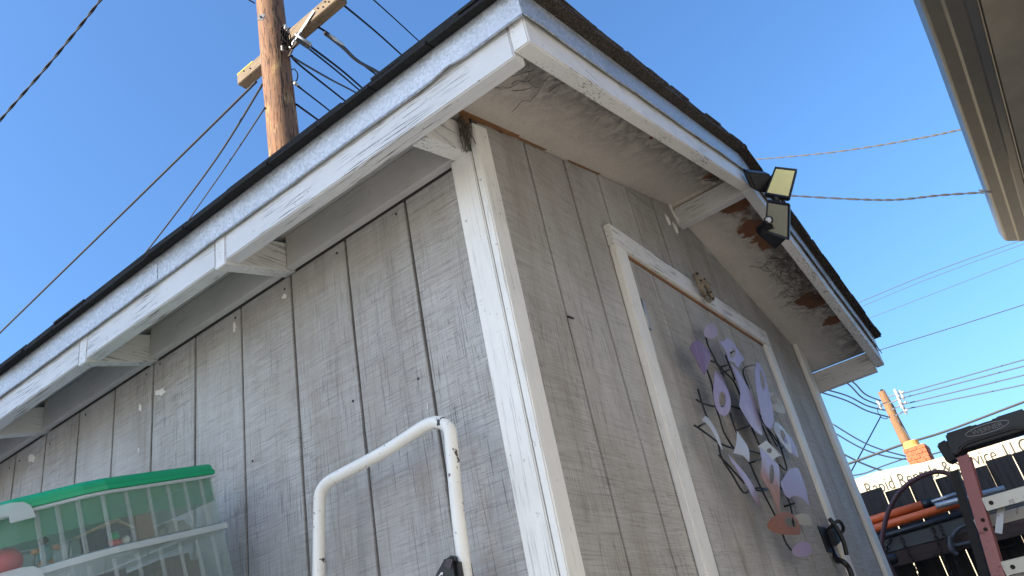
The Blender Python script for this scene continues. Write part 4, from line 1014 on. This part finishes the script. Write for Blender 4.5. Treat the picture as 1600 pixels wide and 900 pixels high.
# ------------------------------------------------------------------ white tube hand truck leaning on the side wall
def onW(px, py, z=None): return on(px, py, 0, -.085)
hpts = [(498, 905), (499, 800), (500, 775), (505, 762), (516, 751), (540, 738), (600, 706), (655, 671), (670, 663), (684, 660), (697, 664), (703, 674), (705, 690), (714, 790), (728, 905)]
HT = [onW(*p) for p in hpts]
ht = empty('hand_truck', (-.2, HT[0].lerp(HT[-1], .5).y, 0), 'chipped white tube hand truck frame leaning against the shed side wall', 'hand truck')
e0 = HT[0] + (HT[0] - HT[1]).normalized() * 0; e1 = HT[-1]
b0 = Vector((-.24, e0.y + .03, .12)); b1 = Vector((-.24, e1.y - .0, .12))
tubeo('frame_tube', [b0] + spline(HT, 6) + [b1], .0122, M['tubewhite'], ht, 16)
for z in (.95, .55, .2):
    f0 = b0.lerp(e0, (z - .12) / (e0.z - .12)); f1 = b1.lerp(e1, (z - .12) / (e1.z - .12))
    tubeo('crossbar', [f0, f1], .010, M['tubewhite'], ht, 10)
box('toe_plate', (-.5, b1.y - .02, .02), (-.24, b0.y + .02, .026), M['tubewhite'], ht, bevel=.001)
for yy in (b0.y + .05, b1.y - .05):
    wl = obj('wheel', *tube([(-.17, yy - .03, .12), (-.17, yy - .025, .12), (-.17, yy + .025, .12), (-.17, yy + .03, .12)], [.09, .12, .12, .09], 24), M['black'], ht, smooth=False)
    obj('rim', *tube([(-.17, yy - .032, .12), (-.17, yy + .032, .12)], .06, 18), M['steel'], wl)
# black padded tool grip standing beside the truck
tgp = [(694, 866), (711, 869), (716, 900), (722, 960), (655, 960), (676, 900)]
tg = [on(px, py, 0, -.115) for px, py in tgp]
gr = empty('tool_bag', tg[4], 'black tool bag corner peeking up beside the white tube frame', 'bag')
obj('body', *prism(tg, (.06, .01, 0)), M['black'], gr, bevel=.008)
sc_ = [on(px, py, 0, -.1165) for px, py in ((697, 870), (709, 872), (705, 892), (693, 886))]
obj('panel', *prism(sc_, (.004, 0, 0)), plain('dark_plum_panel', (.05, .035, .045), .35), gr, bevel=.002)
ar = [on(px, py, 0, -.1170) for px, py in ((688, 895), (692, 894), (691, 899), (689, 897.5), (686, 901), (685, 900), (688, 896.5))]
obj('arrow_mark', *prism(ar, (.001, 0, 0)), M['dome'], gr)

# ------------------------------------------------------------------ stacked clear storage tote with a green lid, leaning by the wall
U = Vector((-.25106, -.01244, .96789)).normalized()
sc15 = 1.5 / 1.4
def tp_(x, y, z): return CAM + (Vector((x, y, z)) - CAM) * sc15
RL, RC, RR = tp_(-.530, .679, 1.523), tp_(-.458, .637, 1.541), tp_(-.210, .655, 1.606)     # rim corners seen in the picture
E1 = (RR - RC).normalized(); E1 = (E1 - U * E1.dot(U)).normalized(); E2 = U.cross(E1).normalized()    # E2 points away along the wall
if E2.y < 0: E2 = -E2
Ld = (RR - RC).length; Ha = .1215
tote = empty('storage_tote', RR - U * .4, 'stacked clear plastic storage tote with green lid by the side wall', 'storage bin')
def outline(inset_, n=5):
    # plan view in (E1, E2), origin RC: end face, bevelled corner, long side
    pts = [(Ld, 0), (.02, 0), (-.02, .012), (-.115, .072), (-.150, .11), (-.160, .16), (-.160, .52), (-.13, .56), (Ld - .03, .56), (Ld, .53)]
    cx, cy = (Ld - .16) / 2, .28
    out = []
    for x, y in pts:
        dx, dy = x - cx, y - cy; l = math.hypot(dx, dy); out.append((x - dx / l * inset_, y - dy / l * inset_))
    return out
def ring(h, ins): return [RC + E1 * x + E2 * y - U * h for x, y in outline(ins)]
def shell(name, levels, mat, parent, close=False, solid=.0018):
    R3 = [ring(h, i) for h, i in levels]; n = len(R3[0]); V = sum(R3, []); F = []
    for k in range(len(R3) - 1):
        for i in range(n): F.append((k * n + i, k * n + (i + 1) % n, (k + 1) * n + (i + 1) % n, (k + 1) * n + i))
    if close: F.append(tuple(range((len(R3) - 1) * n, len(R3) * n)))
    return obj(name, V, F, mat, parent, solid=solid, smooth=False)
LH = .026
lid = obj('lid', *(lambda R3: (sum(R3, []), [(k * 10 + i, k * 10 + (i + 1) % 10, k * 10 + 10 + (i + 1) % 10, k * 10 + 10 + i) for k in range(len(R3) - 1) for i in range(10)] + [tuple(range(10)), tuple(range(len(R3) * 10 - 10, len(R3) * 10))]))([ring(-.001, -.004), ring(-.010, -.005), ring(-.0105, -.001), ring(-.020, .000), ring(-LH, .006)]), M['green'], tote, bevel=.0015)
shell('lid_skirt', [(.001, .010), (.055, .011)], m_clear('green_translucent', (.02, .34, .18), .38), lid, solid=.001)  # green band added to tint the bin like light through the lid
for tr in range(3):
    h0 = tr * Ha
    tray = shell('tray', [(h0 + .0005, .000), (h0 + .003, .003), (h0 + .004, .006), (h0 + Ha - .014, .006), (h0 + Ha - .010, .000), (h0 + Ha - .0005, .000)], M['clear'], tote)
    shell('rim_band', [(h0 + Ha - .013, -.002), (h0 + Ha - .012, -.004), (h0 + Ha - .002, -.004), (h0 + Ha - .0015, -.002)], M['clear3'], tray, solid=.001)
    if tr == 0: shell('rim_band', [(h0 + .0008, -.0035), (h0 + .005, -.0035), (h0 + .006, .002)], M['clear3'], tray, solid=.001)
    # vertical ribs moulded on the end face and bevelled corner
    def rib(p, nrm, wd):
        s = U.cross(nrm).normalized() * wd
        a, b = p - U * (h0 + .006), p - U * (h0 + Ha - .015)
        obj('rib', [a + s, a - s, b - s, b + s, a + s * .5 + nrm * .004, a - s * .5 + nrm * .004, b - s * .5 + nrm * .004, b + s * .5 + nrm * .004], [(0, 1, 2, 3), (4, 7, 6, 5), (0, 1, 5, 4), (1, 2, 6, 5), (2, 3, 7, 6), (3, 0, 4, 7)], M['clear2'], tray)
    for t in (.04, .22, .40, .57, .72, .87): rib(RC + E1 * (Ld * t) + E2 * .0055, -E2, .0042)
    d3 = (E1 * -.095 + E2 * .060).normalized(); n3 = (-E2 * .095 - E1 * .060).normalized()
    for t in (.012, .046, .08): rib(RC + E1 * -.02 + E2 * .012 + d3 * t - n3 * .0055, n3, .0042)
    floor_ = ring(h0 + Ha - .016, .008)
    obj('tray_floor', *prism(floor_, U * .0015), M['clear'], tray)
    # latch handle on the bevelled side
    lc = RC + E1 * -.02 + E2 * .012 + d3 * .135 + n3 * .006 - U * (h0 + (.005 if tr == 0 else .0))
    av = [(-.055, -.018), (-.050, .004), (-.040, .014), (-.02, .018), (.06, .018), (.06, -.018), (.008, -.018), (.008, -.004), (-.014, -.004), (-.014, -.018)]
    obj('latch', *prism([lc - d3 * x + U * (yv + .004) for x, yv in [(-x, y) for x, y in av]], n3 * .006), M['clear3'], tote, bevel=.0015)
# things kept in the tote
def inside(x, y, h): return RC + E1 * x + E2 * y - U * h
def blob(name, c, r, mat, parent, sq=(1, 1, 1), n=14):
    V, F = [], []
    for a in range(9):
        la = -math.pi / 2 + math.pi * a / 8
        for k in range(n):
            V.append(c + Vector((math.cos(la) * math.cos(2 * math.pi * k / n) * r * sq[0], math.cos(la) * math.sin(2 * math.pi * k / n) * r * sq[1], math.sin(la) * r * sq[2])))
    for a in range(8):
        for k in range(n): F.append((a * n + k, a * n + (k + 1) % n, a * n + n + (k + 1) % n, a * n + n + k))
    return obj(name, V, F, mat, parent, smooth=True)
redp = plain('red_toy_plastic', (.55, .03, .04), .4); blk = plain('navy_box_card', (.03, .04, .08), .6); cardm = plain('brown_cardboard', (.33, .22, .13), .85)
FH = Ha - .018
tag(blob('ball', inside(-.105, .135, FH - .027), .027, redp, None), 'shiny red ball inside the clear tote, far left', 'ball')
cb_ = obj('cardboard_box', obox(inside(.155, .12, FH - .040), E1 * .022, E2 * .03, U * .040), BF, cardm, bevel=.002); tag(cb_, 'upright brown cardboard box inside the clear tote', 'box')
tg_ = obj('toy_house', *prism([inside(.045, .1, FH), inside(.135, .1, FH), inside(.135, .1, FH - .03), inside(.10, .1, FH - .055), inside(.045, .1, FH - .045)], E2 * .05), blk, bevel=.002); tag(tg_, 'dark toy house with pale roof edge inside the clear tote', 'toy')
rf = obj('roof_edge', *prism([inside(.040, .098, FH - .047), inside(.10, .098, FH - .058), inside(.14, .098, FH - .030), inside(.14, .098, FH - .036), inside(.10, .098, FH - .064), inside(.040, .098, FH - .052)], E2 * .054), M['cream'], tg_)
tf_ = empty('toy_figure', inside(-.055, .10, FH), 'small toy figure in teal and tan inside the tote, left of the toy house', 'toy')
blob('torso', inside(-.055, .10, FH - .024), .014, plain('teal_toy', (.10, .25, .27), .5), tf_, (1, .8, 1.3)); blob('head', inside(-.055, .10, FH - .048), .009, plain('dark_toy_hair', (.02, .02, .02), .5), tf_)
for s in (-1, 1): tubeo('leg', [inside(-.055 + s * .007, .10, FH - .012), inside(-.058 + s * .012, .098, FH - .001)], .0045, plain('tan_toy', (.5, .27, .14), .5), tf_, 8); tubeo('arm', [inside(-.055 + s * .010, .10, FH - .032), inside(-.055 + s * .026, .095, FH - .030)], .0045, bpy.data.materials['tan_toy'], tf_, 8)
tr2 = empty('toy_truck', inside(.05, .06, FH), 'tiny red, green and white toy near the front of the tote', 'toy')
blob('body', inside(.055, .055, FH - .010), .011, redp, tr2, (1.2, .8, .8)); blob('top', inside(.055, .055, FH - .022), .010, M['green'], tr2); blob('nose', inside(.075, .05, FH - .011), .008, M['dome'], tr2)
b2 = obj('white_bag', *prism([inside(.19, .1, FH), inside(.28, .1, FH), inside(.28, .1, FH - .03), inside(.255, .1, FH - .042), inside(.21, .1, FH - .036)], E2 * .1), plain('grey_bag', (.45, .46, .46), .6), bevel=.012); tag(b2, 'pale grey bag at the right end of the tote', 'bag')
for q, (x, c_) in enumerate(((-.08, (.12, .07, .07)), (.05, (.09, .08, .10)), (.20, (.10, .06, .05)))):
    o = obj('packed_bundle', obox(inside(x, .16, Ha * 2 - .060), E1 * .055, E2 * .10, U * .040), BF, plain('bundle_cloth_%d' % q, c_, .9), bevel=.02)
    tag(o, ('plum', 'slate', 'rust brown')[q] + ' cloth bundle packed in the lower tray of the tote', 'bundle', 'bundles in the lower tray')
